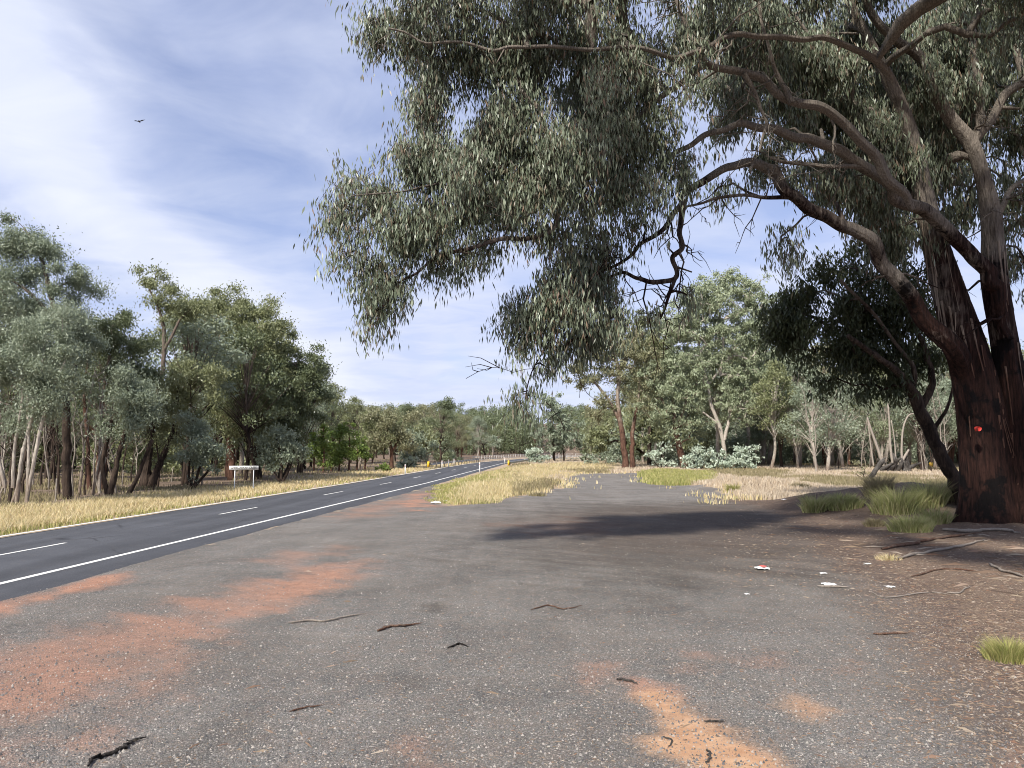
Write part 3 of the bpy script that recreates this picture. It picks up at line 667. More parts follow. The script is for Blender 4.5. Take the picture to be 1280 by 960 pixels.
# dead twigs and broken stubs along the limbs
def dead_wood(mb):
  rt = np.random.default_rng(17)
  for l in BT[2:]:
      sp = spline(np.array([np.append(P(q[0], q[1], q[3]), q[2]*0.74/960*q[3]) for q in l]), 8)
      for k in range(7):
          i_ = rt.integers(3, len(sp)-1); c, r = sp[i_, :3], sp[i_, 3]; d = unit(rt.standard_normal(3)*np.array([1, 1, .9])+np.array([-0.2, 0, -0.25])); L = rt.uniform(0.7, 2.3)
          pts = [c]; 
          for q in range(6): pts.append(pts[-1]+d*L/6+rt.standard_normal(3)*L*0.045+np.array([0, 0, -0.015*q]))
          mb.tube(np.array(pts), np.linspace(min(r*0.45, 0.045), 0.006, 7), 4, 0, rt)
          for q in range(4):
              j_ = rt.integers(2, 6); e = pts[j_]+unit(d+rt.standard_normal(3)*0.8)*L*rt.uniform(0.2, 0.45); mm_ = (pts[j_]+e)/2+rt.standard_normal(3)*0.05
              mb.tube(np.array([pts[j_], mm_, e]), [0.013, 0.009, 0.004], 3, 0, rt, cap=False)
      for k in range(2):
          i_ = rt.integers(3, len(sp)-4); c, r = sp[i_, :3], sp[i_, 3]; d = unit(rt.standard_normal(3)+np.array([-.3, -.3, .4])); L = r*1.2+rt.uniform(0.15, 0.5)
          mb.tube(np.array([c, c+d*L*.6, c+d*L]), [r*0.5, r*0.36, r*0.3], 7, 0.12, rt)

big = build_tree('gum_tree', 'huge gum with dark red-brown split trunk and limbs arching over the gravel lay-by', 'tree', (1245, 664), BT, BB+BBd+BBt,
           M['leaf_big'], M['bark_big'], 11, leaf_px=10.2, aspect=0.18, cover=2.9, droop=0.74, clump=0.62, sprays=True, twig=1.25, sides=36, clumps_k=0.6, lobes=lob, splk=14, dscale=1.35, ridges=0.17, rough=0.006, jitter=0.0, wob=1.0, rscale=0.74, extra=dead_wood)
# red spray mark on the trunk
s = MB(); pc = P(1224, 536, 23.55-2.4*0.42-0.02); a = np.linspace(0, 2*pi, 13)[:-1]
rr = 0.06*(1+0.12*np.sin(3*a+1)+0.08*np.sin(5*a))
V = np.vstack([[0, -0.03, 0], np.stack([rr*np.cos(a), np.full(12, -0.02), rr*1.15*np.sin(a)], -1), np.stack([rr*np.cos(a), np.full(12, 0.14), rr*1.15*np.sin(a)], -1)])
T = [[0, 1+k, 1+(k+1) % 12] for k in range(12)]; Q = [[1+k, 1+(k+1) % 12, 13+(k+1) % 12, 13+k] for k in range(12)]
s.add(V, Q, T)
pm = obj('paint_mark', s.mesh('paint_mark', M['spray']), big, pc-np.array(big.location)); pm['label'] = 'round red spray paint mark on the trunk'

# shed bark hanging in strips from the trunk and limbs
def loose_bark(name, n, lines, mat, seed, smin, smax, lmin, lmax):
    rng = np.random.default_rng(seed); mb = MB(); sps = [spline(np.array([np.append(P(q[0], q[1], q[3]), q[2]*0.74/960*q[3]) for q in l]), 10) for l in lines]
    for _ in range(n):
        sp = sps[rng.integers(len(sps))]; k = int(len(sp)*(smin+(smax-smin)*rng.random())); k = min(max(k, 2), len(sp)-3)
        c, r = sp[k, :3], sp[k, 3]; a = rng.uniform(-2.9, -0.25); o = np.array([cos(a), sin(a), 0.0]); tg = np.array([-sin(a), cos(a), 0.0])
        L = rng.uniform(lmin, lmax); w = rng.uniform(0.015, 0.042); m_ = 8; f = np.linspace(0, 1, m_)[:, None]; ax = sp[k]-sp[min(k+2, len(sp)-1)]; ax = ax[:3]; ax = ax/np.linalg.norm(ax); ax = unit(ax*0.7+np.array([0, 0, -0.5]))
        q = c+o*r*1.0+ax*f*L+o*(0.02+0.10*rng.random()*L*f**2)+tg*(0.06*rng.standard_normal()*f)
        ww = w*(1-0.6*f); V = np.concatenate([q-tg*ww, q+tg*ww, q-tg*ww+o*0.012, q+tg*ww+o*0.012])
        Q = []
        for i_ in range(m_-1): Q += [[i_, i_+1, m_+i_+1, m_+i_], [2*m_+i_, 3*m_+i_, 3*m_+i_+1, 2*m_+i_+1], [i_, 2*m_+i_, 2*m_+i_+1, i_+1], [m_+i_, m_+i_+1, 3*m_+i_+1, 3*m_+i_]]
        mb.add(V, Q)
    b0 = np.array(big.location); return obj(name, mb.mesh(name, mat, False, b0), big)
loose_bark('loose_bark', 64, [TR1[:8], TR2[:8]], M['bark_red'], 3, 0.03, 0.95, 0.5, 2.2)

#%%TREES
# smaller leaning tree behind the big trunk
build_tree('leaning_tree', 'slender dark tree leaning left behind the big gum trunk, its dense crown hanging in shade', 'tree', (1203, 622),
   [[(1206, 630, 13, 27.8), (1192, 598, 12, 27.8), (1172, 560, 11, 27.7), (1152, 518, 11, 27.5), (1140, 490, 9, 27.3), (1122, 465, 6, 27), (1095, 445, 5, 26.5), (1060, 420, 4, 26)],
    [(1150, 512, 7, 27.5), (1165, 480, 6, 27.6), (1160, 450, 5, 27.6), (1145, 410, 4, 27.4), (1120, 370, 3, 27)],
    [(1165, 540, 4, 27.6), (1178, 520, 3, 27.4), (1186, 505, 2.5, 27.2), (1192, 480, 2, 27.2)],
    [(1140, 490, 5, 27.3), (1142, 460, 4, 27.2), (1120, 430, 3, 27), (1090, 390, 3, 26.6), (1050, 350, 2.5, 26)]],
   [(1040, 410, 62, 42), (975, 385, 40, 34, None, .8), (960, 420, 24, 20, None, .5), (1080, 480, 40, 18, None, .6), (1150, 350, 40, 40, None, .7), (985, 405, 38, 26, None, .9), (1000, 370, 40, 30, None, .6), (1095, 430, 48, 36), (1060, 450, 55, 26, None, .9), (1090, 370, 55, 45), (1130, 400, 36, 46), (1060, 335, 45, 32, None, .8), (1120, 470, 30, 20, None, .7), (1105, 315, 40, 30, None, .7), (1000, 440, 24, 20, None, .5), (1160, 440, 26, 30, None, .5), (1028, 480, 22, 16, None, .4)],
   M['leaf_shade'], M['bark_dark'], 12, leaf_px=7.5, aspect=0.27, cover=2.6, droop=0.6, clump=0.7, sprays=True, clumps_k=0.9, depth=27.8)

# --- left wood, individually
BTL = []
build_tree('gum_tree', 'tall grey-green gum at the far left edge, highest crown of the left wood', 'tree', (84, 624),
   [[(84, 628, 8), (83, 560, 7), (82, 500, 6), (76, 430, 5), (64, 370, 4), (50, 320, 3), (30, 285, 2)], [(82, 490, 4), (98, 440, 3), (92, 390, 2)], [(70, 400, 3), (30, 360, 2.5), (-5, 340, 2)]],
   [(25, 290, 26, 22, None, .8), (10, 330, 40, 32), (60, 325, 36, 30), (85, 345, 18, 20, None, .8), (40, 380, 60, 40), (85, 395, 34, 34), (0, 400, 50, 50), (60, 435, 50, 36, None, .9), (100, 430, 20, 30, None, .7), (90, 480, 24, 26, None, .5)],
   M['leaf_grey'], M['bark_dark'], 21, cover=3.0)
build_tree('gum_tree', 'pale-stemmed young gum cluster of several thin trunks at the left edge beside the verge', 'tree', (32, 634),
   [[(20, 636, 3.5), (26, 580, 3), (40, 520, 3), (50, 470, 2.5), (58, 420, 2)], [(32, 632, 3.5), (40, 590, 3), (50, 540, 3), (64, 490, 2.5), (82, 450, 1.5)], [(16, 610, 3), (18, 560, 2.5), (28, 500, 2.2), (30, 440, 2)], [(34, 630, 3), (36, 560, 2.5), (34, 490, 2), (30, 430, 1.5)], [(10, 640, 3), (22, 610, 3), (28, 560, 2)], [(6, 610, 3), (0, 580, 3), (-8, 540, 2)]],
   [(30, 430, 50, 36), (75, 455, 30, 30), (5, 480, 36, 40), (50, 490, 34, 30, None, .7), (20, 525, 30, 22, None, .4), (75, 500, 18, 22, None, .4), (55, 405, 32, 24)],
   M['leaf_grey'], M['bark_pale'], 22, cover=2.8)
build_tree('gum_tree', 'dark green broad-crowned gum standing between the left edge trees and the dead-topped one', 'tree', (125, 612),
   [[(124, 616, 4), (126, 560, 3.5), (128, 500, 3), (136, 450, 2.5), (140, 410, 2)], [(112, 612, 4), (110, 560, 3), (106, 500, 3), (110, 450, 2)], [(128, 616, 3), (134, 550, 3), (142, 500, 2.5), (152, 470, 2)]],
   [(140, 410, 36, 26), (120, 440, 30, 26), (165, 430, 32, 30), (150, 465, 42, 28), (125, 480, 22, 24, None, .8), (180, 470, 20, 26, None, .8), (105, 405, 12, 16, None, .7)],
   M['leaf_dark'], M['bark_red'], 23, cover=3.0)
build_tree('gum_tree', 'forked dark-butted gum with pale upper stems leaning right in the left wood', 'tree', (137, 620),
   [[(136, 622, 6), (142, 600, 5), (148, 570, 4), (156, 540, 3.5), (162, 510, 3), (160, 480, 2)], [(134, 618, 4), (128, 580, 3.5), (134, 550, 3.5), (140, 525, 3)], [(160, 618, 4), (170, 600, 3.5), (182, 570, 3), (190, 550, 3)]],
   [(165, 500, 26, 26), (172, 478, 26, 22), (160, 535, 22, 18, None, .6), (185, 520, 24, 26, None, .8), (140, 520, 18, 18, None, .4)],
   M['leaf_grey'], M['bark_dark'], 24, cover=2.8)
build_tree('gum_tree', 'gum with splayed blackened double butt and bare pale top stem above the left wood', 'tree', (184, 610),
   [[(182, 612, 11), (182, 592, 9), (186, 570, 6), (188, 545, 5), (196, 500, 4.5), (203, 465, 4), (205, 430, 3.5), (204, 405, 3), (196, 380, 2), (182, 352, 1.5)], [(186, 612, 10), (196, 590, 6), (206, 565, 4.5), (216, 540, 3.5), (220, 510, 3)], [(204, 440, 3), (216, 418, 2.5), (226, 398, 2), (240, 385, 1.5)], [(204, 410, 2), (198, 385, 1.5)]],
   [(180, 352, 15, 14, None, .8), (200, 350, 14, 12, None, .5), (192, 378, 18, 14, None, .7), (214, 378, 20, 22, None, .8), (236, 392, 26, 26), (205, 408, 14, 12, None, .5), (205, 500, 30, 30), (225, 525, 30, 26), (185, 530, 20, 22, None, .6), (245, 470, 36, 30)],
   M['leaf_olive'], M['bark_dark'], 25, cover=2.7)
build_tree('gum_tree', 'large round-crowned olive gum in the middle of the left wood, behind the white sign', 'tree', (290, 600),
   [[(288, 606, 7), (290, 570, 6), (294, 530, 5), (296, 480, 4), (290, 430, 3), (280, 400, 2)], [(284, 596, 4), (286, 540, 3.5), (280, 490, 3), (262, 440, 2)], [(294, 540, 4), (312, 500, 3), (330, 450, 2.5)]],
   [(270, 390, 40, 26), (310, 400, 36, 28), (245, 410, 30, 30), (290, 425, 60, 40), (340, 425, 30, 26, None, .9), (250, 460, 36, 36), (310, 465, 50, 40), (285, 510, 40, 30, None, .9), (330, 500, 34, 34), (350, 455, 26, 30), (300, 540, 24, 18, None, .6)],
   M['leaf_olive'], M['bark_red'], 26, cover=3.0)
build_tree('gum_tree', 'dense dark gum closing the right end of the left wood, its crown overhanging the verge', 'tree', (352, 600),
   [[(322, 600, 8), (322, 575, 7), (326, 540, 5), (334, 500, 4), (345, 460, 3)], [(350, 602, 4), (352, 575, 3.5), (358, 550, 3), (362, 510, 2.5)], [(352, 602, 3), (364, 575, 2.5), (372, 550, 2)]],
   [(370, 455, 32, 22), (390, 475, 20, 22), (360, 490, 40, 34), (385, 505, 18, 20, None, .8), (345, 530, 34, 28), (375, 540, 16, 16, None, .7), (330, 445, 28, 24), (340, 560, 18, 14, None, .5)],
   M['leaf_dark'], M['bark_dark'], 27, cover=3.2)
build_tree('young_gum_tree', 'small silvery young gum on the verge just left of the white sign', 'tree', (253, 612),
   [[(240, 614, 2.5), (248, 590, 2.2), (252, 565, 2), (252, 540, 1.5)], [(240, 612, 2.5), (262, 585, 2), (268, 560, 1.5)], [(240, 614, 2.2), (236, 590, 1.8), (238, 570, 1.5)]],
   [(252, 535, 16, 14), (250, 556, 26, 20), (238, 572, 18, 14, None, .8), (266, 572, 16, 16, None, .8), (254, 590, 16, 8, None, .4)],
   M['leaf_grey'], M['bark_dark'], 28, cover=2.8)
build_tree('young_gum_tree', 'small grey-green gum low on the verge to the right of the white sign', 'tree', (352, 604),
   [[(351, 606, 3), (352, 585, 2.5), (350, 565, 2), (346, 548, 1.5)], [(352, 605, 2.5), (362, 585, 2), (368, 565, 1.5)], [(351, 606, 2), (342, 588, 1.5), (334, 572, 1.2)]],
   [(350, 548, 20, 14), (352, 566, 28, 16), (334, 575, 14, 12, None, .8), (372, 570, 12, 12, None, .8)],
   M['leaf_grey'], M['bark_dark'], 29, cover=2.6)

# --- green pines and mixed trees further along
pp = [(392, 534, 589, 9), (404, 528, 591, 10), (414, 536, 589, 8), (424, 530, 590, 10), (436, 526, 590, 11), (446, 540, 588, 8), (456, 548, 588, 7)]
where = ['leftmost, against the dark end gum', 'second from the left', 'third from the left, a short one', 'in the middle of the row', 'the tallest, right of the middle', 'second from the right', 'rightmost and smallest']
for k, (x, top, by, w) in enumerate(pp):
    h = by-top
    build_tree('cypress_pine', 'bright green slender cypress pine beyond the verge, '+where[k], 'tree', (x, by),
      [[(x, by+1, 1.8), (x+1, by-h*0.5, 1.4), (x, top+4, 0.6)]],
      [(x, top+h*0.16, w*0.45, h*0.16), (x+1, top+h*0.40, w*0.8, h*0.22), (x-1, top+h*0.66, w, h*0.20, None, .8)],
      M['leaf_bright'], M['bark_red'], 40+k, cover=3.4, leaf_px=2.8, aspect=0.45, droop=0.1, clump=0.8, group='bright green cypress pines beyond the left verge', sides=5, splk=2)
mids = [ # x, base y, trunks, blobs, leaf, bark, label
 ((452, 586), [[(448, 589, 2.5), (452, 570, 2), (458, 550, 2), (466, 535, 1.5)], [(450, 589, 2.5), (446, 560, 2), (444, 545, 1.5)]], [(462, 530, 16, 12), (478, 540, 20, 16), (450, 552, 16, 14, None, .7), (470, 556, 20, 14, None, .7)], 'leaf_olive', 'bark_pale', 'white-trunked gum between the bright green pines and the brown-green crown'),
 ((490, 586), [[(490, 588, 4), (489, 565, 3), (486, 545, 2), (480, 528, 1.5)], [(489, 568, 2), (500, 545, 1.5)]], [(466, 517, 16, 9, None, .8), (485, 528, 22, 13), (505, 530, 20, 16), (480, 548, 22, 16), (508, 552, 16, 16)], 'leaf_brown', 'bark_red', 'brown-green gum with a ragged tuft at its top left, beyond the left verge'),
 ((518, 584), [[(518, 586, 2.2), (518, 568, 2), (516, 550, 1.5)]], [(515, 552, 14, 12), (522, 566, 18, 12), (508, 574, 10, 8)], 'leaf_grey', 'bark_dark', 'low grey-green gum just left of the yellow guardrail end'),
 ((558, 578), [[(558, 581, 2), (558, 568, 1.8), (556, 556, 1.2)]], [(556, 552, 17, 7), (548, 561, 14, 9), (566, 562, 14, 9), (556, 570, 18, 7)], 'leaf_pale', 'bark_pale', 'rounded light green tree behind the left guardrail'),
 ((534, 580), [[(534, 582, 2), (534, 565, 1.8), (530, 545, 1.2)]], [(530, 541, 14, 10), (540, 552, 14, 10), (526, 560, 12, 10)], 'leaf_olive', 'bark_dark', 'olive tree rising between the low grey gum and the rounded light green tree'),
 ((616, 571), [[(616, 573, 1.6), (616, 560, 1.4), (614, 550, 1)], [(616, 562, 1), (622, 552, .8)]], [(612, 549, 10, 5), (622, 551, 9, 5), (616, 556, 10, 4, None, .7)], 'leaf_grey', 'bark_pale', 'ash-grey tree with a pale trunk against the dark far hillside'),
]
for k, (bs, tr, bl, lf, bk, lb) in enumerate(mids):
    build_tree('gum_tree', lb, 'tree', bs, tr, bl, M[lf], M[bk], 60+k, cover=2.6, leaf_px=2.6, aspect=0.45, clump=1.2, sides=6, splk=3)

# --- centre-right trees
build_tree('gum_tree', 'narrow silvery gum standing alone where the road bends, right of the far fence', 'tree', (693, 577),
   [[(693, 579, 2.2), (692, 560, 2), (690, 535, 1.5), (689, 510, 1)], [(705, 578, 1.6), (704, 560, 1.4), (700, 540, 1)]],
   [(690, 505, 14, 12), (694, 524, 22, 16), (685, 540, 20, 14), (706, 545, 20, 14), (695, 558, 28, 10, None, .7)],
   M['leaf_grey'], M['bark_dark'], 71, cover=2.6, leaf_px=3.4, clump=1.1)
build_tree('gum_tree', 'brown-crowned gum with two red-brown trunks, leftmost big tree of the right wood', 'tree', (784, 586),
   [[(783, 588, 6), (780, 560, 5), (776, 530, 4), (772, 500, 3.5), (774, 470, 3), (770, 445, 2)], [(791, 587, 5), (790, 560, 4), (792, 530, 3), (798, 500, 2.5), (800, 470, 2)], [(776, 530, 3), (764, 505, 2.5), (745, 480, 2), (728, 468, 1.5)]],
   [(760, 420, 30, 14, None, .8), (738, 455, 26, 18), (770, 440, 36, 20), (728, 475, 16, 12, None, .8), (800, 440, 24, 22), (756, 500, 18, 12, None, .5), (800, 480, 24, 30, None, .8), (745, 512, 20, 12, None, .7), (770, 470, 30, 16, None, .5)],
   M['leaf_brown'], M['bark_red'], 72, cover=2.6)
build_tree('gum_tree', 'pale dome-crowned gum with a leaning red-brown trunk, right of the two-trunked brown one', 'tree', (853, 586),
   [[(856, 590, 7), (851, 565, 5.5), (845, 540, 4.5), (842, 515, 3.5), (840, 490, 2.5), (838, 465, 2)], [(845, 540, 3), (855, 510, 2), (862, 490, 1.5)], [(844, 530, 2.5), (828, 500, 2), (820, 480, 1.5)]],
   [(838, 455, 26, 14), (818, 475, 26, 18), (860, 472, 26, 18), (840, 490, 40, 20), (822, 515, 26, 16, None, .8), (862, 510, 24, 18, None, .8), (840, 535, 26, 14, None, .6), (870, 530, 18, 14, None, .6)],
   M['leaf_pale'], M['bark_red'], 73, cover=2.7)
build_tree('gum_tree', 'tall pale gum with bare cream limbs, the highest crown of the right wood', 'tree', (905, 586),
   [[(906, 590, 4), (905, 560, 3.5), (900, 535, 3.2), (890, 510, 3), (884, 480, 2.5), (878, 450, 2), (874, 430, 1.5)], [(905, 550, 3), (912, 520, 2.5), (910, 495, 2)], [(898, 530, 2), (878, 515, 1.5), (865, 508, 1.2)], [(900, 470, 2), (904, 440, 2), (904, 400, 1.5)], [(886, 480, 1.8), (905, 455, 2), (918, 435, 1.5)]],
   [(905, 352, 32, 14), (870, 372, 28, 18), (930, 370, 34, 22), (895, 385, 50, 26), (850, 410, 34, 26), (900, 425, 50, 28), (945, 410, 34, 30), (870, 450, 30, 18, None, .6), (925, 465, 34, 24, None, .8), (950, 450, 24, 24), (905, 500, 22, 16, None, .5), (930, 510, 26, 20, None, .8), (960, 490, 20, 24)],
   M['leaf_pale'], M['bark_pale'], 74, cover=2.7)
build_tree('gum_tree', 'grey-green gum filling the gap behind the tall pale gum and the big arching limb', 'tree', (965, 582),
   [[(962, 584, 5), (964, 555, 4), (968, 520, 3), (975, 480, 2.5), (980, 440, 2)], [(955, 584, 4), (950, 550, 3), (946, 520, 2.5)]],
   [(975, 440, 30, 26), (960, 470, 34, 24), (990, 480, 30, 30), (950, 510, 30, 20), (985, 520, 30, 18), (955, 540, 24, 14), (1010, 505, 22, 20)],
   M['leaf_grey'], M['bark_pale'], 75, cover=2.8)
build_tree('gum_tree', 'thin straight pale-trunked gum standing alone at the edge of the dry paddock', 'tree', (1006, 580),
   [[(1006, 582, 2.2), (1006, 550, 2), (1007, 520, 1.8), (1005, 490, 1.5), (1004, 465, 1.2)]],
   [(1005, 480, 20, 20), (1012, 505, 18, 14, None, .7), (996, 520, 14, 12, None, .5)],
   M['leaf_grey'], M['bark_pale'], 76, cover=2.4)
build_tree('gum_tree', 'shady olive gum behind the two-trunked brown gum and the pale dome-crowned one', 'tree', (815, 582),
   [[(812, 584, 4), (812, 550, 3), (814, 510, 2.5), (818, 470, 2)], [(826, 584, 3), (830, 550, 2.5), (836, 520, 2)]],
   [(800, 420, 34, 18), (835, 410, 34, 20), (815, 440, 40, 20), (805, 510, 22, 30, None, .8), (830, 545, 26, 16, None, .8), (880, 555, 24, 16, None, .8), (795, 555, 18, 16, None, .5), (760, 545, 20, 18, None, .8), (740, 550, 14, 16, None, .7)],
   M['leaf_olive'], M['bark_dark'], 77, cover=2.8, depth=112)

# shrubs
def shrub(label, base, blobs, mat, seed, **kw):
    x, y = base
    tr = [[(x, y+1, 0.9), (x+dx*0.5, y-h*0.5, 0.8), (x+dx, y-h, 0.5)] for dx, h in ((-8, 8), (3, 12), (9, 7))]
    return build_tree('shrub', label, 'shrub', base, tr, blobs, M[mat], M['bark_dark'], seed, sides=5, splk=2, **kw)
shrub('silvery shrub spreading low, leftmost of the pale clump below the tall pale gum', (877, 588), [(868, 574, 12, 12), (880, 570, 14, 12), (890, 578, 12, 10), (872, 582, 14, 7)], 'leaf_silver', 81, leaf_px=3.2, clump=0.5, aspect=.5)
shrub('silvery shrub rising to a point, the rightmost and tallest of the pale clump', (930, 588), [(929, 562, 9, 9), (930, 572, 16, 12), (918, 578, 12, 9), (940, 580, 10, 9)], 'leaf_silver', 82, leaf_px=3.2, clump=0.5, aspect=.5)
shrub('low silvery shrub in the middle of the pale clump', (902, 588), [(902, 574, 12, 9), (898, 582, 14, 6), (912, 582, 10, 6)], 'leaf_silver', 83, leaf_px=3.2, clump=0.5, aspect=.5)
shrub('pale blue-grey rounded shrub on the roadside by the right guardrail', (667, 579), [(668, 563, 8, 6), (666, 571, 12, 8), (674, 573, 10, 6)], 'leaf_silver', 84, leaf_px=3.0, clump=0.7, aspect=.5)
shrub('silver shrub on the left verge, just left of the yellow guardrail end', (508, 585), [(510, 577, 10, 7), (502, 580, 8, 5)], 'leaf_silver', 85, leaf_px=3.0, clump=0.7, aspect=.5)
shrub('grey-leaved shrub under the pale dome-crowned gum', (826, 586), [(822, 568, 14, 9, None, .6), (830, 578, 16, 7, None, .6), (838, 560, 14, 8, None, .4)], 'leaf_silver', 86, leaf_px=3.6, clump=0.6, aspect=.5)
shrub('yellow-flowering low shrub on the dry grass below the pines', (484, 590), [(484, 585, 12, 4)], 'leaf_bright', 87, leaf_px=2.6, clump=0.5, aspect=.5)
shrub('twiggy bare sapling on the dry paddock left of the earth bank', (1078, 600), [(1078, 582, 8, 14, None, .12)], 'leaf_brown', 88, leaf_px=2.6, clump=0.5, aspect=.4)
shrub('tiny round dark shrub standing on the paddock right of the lone silvery gum', (731, 578), [(731, 571, 4, 5), (730, 566, 3, 4)], 'leaf_dark', 89, leaf_px=2.6, clump=0.5, aspect=.4)

#%%FOREST
# generic trees for the woods behind
def proto(seed, leaf, bark, h=12.0, spread=3.6, stems=1, low=0.30, size=0.235, cover=1.6, slim=1.0, ncl=52):
    rng = np.random.default_rng(seed)
    wood = MB(); tips = []
    for s_ in range(stems):
        a = rng.random()*6.28; lean = (0.3+0.9*rng.random())*spread*0.4
        pts = [np.array([cos(a)*0.15*s_, sin(a)*0.15*s_, -0.2])]
        for k in range(1, 7):
            f = k/6; pts.append(np.array([cos(a)*lean*f, sin(a)*lean*f, h*0.88*f])+rng.standard_normal(3)*0.16)
        r = np.linspace(0.19/math.sqrt(stems)+0.03, 0.03, 7)*(h/12); wood.tube(spline(pts, 3), np.interp(np.linspace(0, 1, 19), np.linspace(0, 1, 7), r), 6, 0.05, rng)
        tips.append(np.array(pts))
    C = []; n = ncl
    for k in range(n):
        f = low+(1-low)*rng.random()**0.8
        rad = spread*slim*math.sin(min(1, (f-low+0.12)/(1-low+0.12))*pi*0.86+0.25)*(0.3+0.7*rng.random())
        a = rng.random()*6.28
        tp = tips[rng.integers(stems)]; c = tp[min(6, int(f*6))]*np.array([1, 1, 0])+np.array([cos(a)*rad, sin(a)*rad, h*f])
        src = tp[max(1, min(5, int(f*6*0.8)))]
        mid = (src+c)/2+np.array([0, 0, 0.25]); wood.tube([src, mid, c], [0.05, 0.035, 0.012], 4, 0, rng, cap=False)
        nl = int(cover*95*(0.6+0.8*rng.random())); u = unit(rng.standard_normal((nl, 3)))*rng.random((nl, 1))**0.45
        C.append(c+u*np.array([1, 1, 0.7])*(0.65+0.55*rng.random())*h/12*1.1)
    C = np.vstack(C)
    lm = leaves_mesh('crown', C, size*(0.6+0.8*rng.random(len(C))), 0.45, M[leaf], rng, 0.4)
    return wood.mesh('trunk', M[bark], True), lm
PROT = [proto(101, 'leaf_grey', 'bark_pale'), proto(102, 'leaf_olive', 'bark_dark', stems=2), proto(103, 'leaf_dark', 'bark_red', 12, 3.2), proto(104, 'leaf_pale', 'bark_pale', 12, 3.8),
        proto(105, 'leaf_brown', 'bark_red', 12, 3.6, 2), proto(106, 'leaf_grey', 'bark_dark', 12, 3.0, 3, 0.45), proto(107, 'leaf_dark', 'bark_dark', 12, 4.2, 1, 0.2), proto(108, 'leaf_olive', 'bark_pale', 12, 2.6, 1, 0.4)]
def put(pi_, x, y, h, label, group, rng, name='gum_tree', z=None):
    w, l = PROT[pi_]
    e = empty(name, (x, y, float(terrain(x, y)) if z is None else z), label, 'tree', group)
    s_ = h/12.0; e.scale = (s_*(0.85+0.4*rng.random()), s_*(0.85+0.4*rng.random()), s_); e.rotation_euler = (0, 0, rng.random()*6.28)
    obj('trunk', w, e); obj('crown', l, e)
    return e
rng = np.random.default_rng(5)
ORD = ['leftmost', 'second', 'third', 'fourth', 'fifth', 'sixth', 'seventh', 'eighth', 'ninth', 'tenth', 'eleventh', 'twelfth', 'thirteenth', 'fourteenth', 'fifteenth', 'sixteenth', 'seventeenth', 'eighteenth', 'nineteenth', 'twentieth']
TENS = {20: 'twenty', 30: 'thirty', 40: 'forty', 50: 'fifty'}; TENT = {30: 'thirtieth', 40: 'fortieth', 50: 'fiftieth'}
def ordinal(k):
    k += 1
    if k <= 20: return ORD[k-1]
    d, u_ = k//10*10, k % 10
    return TENT[d] if u_ == 0 else TENS[d]+'-'+('first' if u_ == 1 else ORD[u_-1])
LOOK = ['pale-trunked', 'forked olive', 'red-trunked', 'pale green', 'forked brownish', 'three-stemmed', 'spreading dark', 'slim olive']
def scatter(n, xr, yr, hr, prots, label, group, dmin, cond=None, seed=1, order=True):
    """xr in picture x; yr in metres away"""
    rng = np.random.default_rng(seed); got = []; tries = 0
    while len(got) < n and tries < n*60:
        tries += 1
        Y = yr[0]+(yr[1]-yr[0])*rng.random()**0.8; x = (xr[0]+(xr[1]-xr[0])*rng.random()-640)/960*Y
        if abs(x-road_c(min(Y, 250))) < 8: continue
        if cond and not cond(x, Y): continue
        if any((x-a)**2+(Y-b)**2 < dmin**2 for a, b in got): continue
        got.append((x, Y))
    got.sort(key=lambda p: p[0]/p[1])
    for k, (x, Y) in enumerate(got):
        q = prots[rng.integers(len(prots))]
        lb = label if not order else '%s gum, %s from left of the %s' % (LOOK[q], ordinal(k), group) if k else '%s gum, leftmost of the %s' % (LOOK[q], group)
        put(q, x, Y, hr[0]+(hr[1]-hr[0])*rng.random(), lb, group, rng)
inpic = lambda x, Y, a=-60, b=1340: a < x/Y*960+640 < b
scatter(46, (-60, 400), (42, 105), (9, 12.5), [1, 2, 5, 6, 7, 0], '', 'shaded trees inside left wood', 2.6, lambda x, Y: x < road_c(Y)-9.5 and (x/Y*960+640 < 385) and inpic(x, Y) and (Y > 52 or x/Y*960+640 < 150), 1)
scatter(34, (-60, 480), (100, 190), (10, 13), [1, 2, 6, 4], '', 'trees behind the left wood', 4.2, lambda x, Y: x < road_c(Y)-16, 2)
scatter(30, (450, 640), (135, 240), (9, 12), [1, 6, 4, 0, 3], '', 'trees below the far hill', 5, lambda x, Y: x < road_c(min(Y, 200))-9, 3)
scatter(62, (450, 790), (262, 360), (10, 13), [6, 2, 1, 6, 4, 2, 7], 'tree on the dark wooded hillside closing the view beyond the bend', 'trees on the far hillside', 5.5, None, 4, False)
scatter(14, (700, 860), (135, 230), (8, 12), [0, 3, 1, 4], '', 'trees behind the lone silvery gum', 6, lambda x, Y: x > road_c(min(Y, 250))+12 and (x/Y*960+640 > 722), 5)
scatter(54, (790, 1330), (98, 165), (14, 19), [0, 3, 1, 5, 4, 7, 3], '', 'trees behind the right wood', 4.2, None, 6)
scatter(26, (960, 1330), (82, 105), (9, 13), [0, 5, 7, 5, 3], '', 'thin trees edging the paddock', 3.6, lambda x, Y: not (1060 < x/Y*960+640 < 1135 and Y < 92), 7)
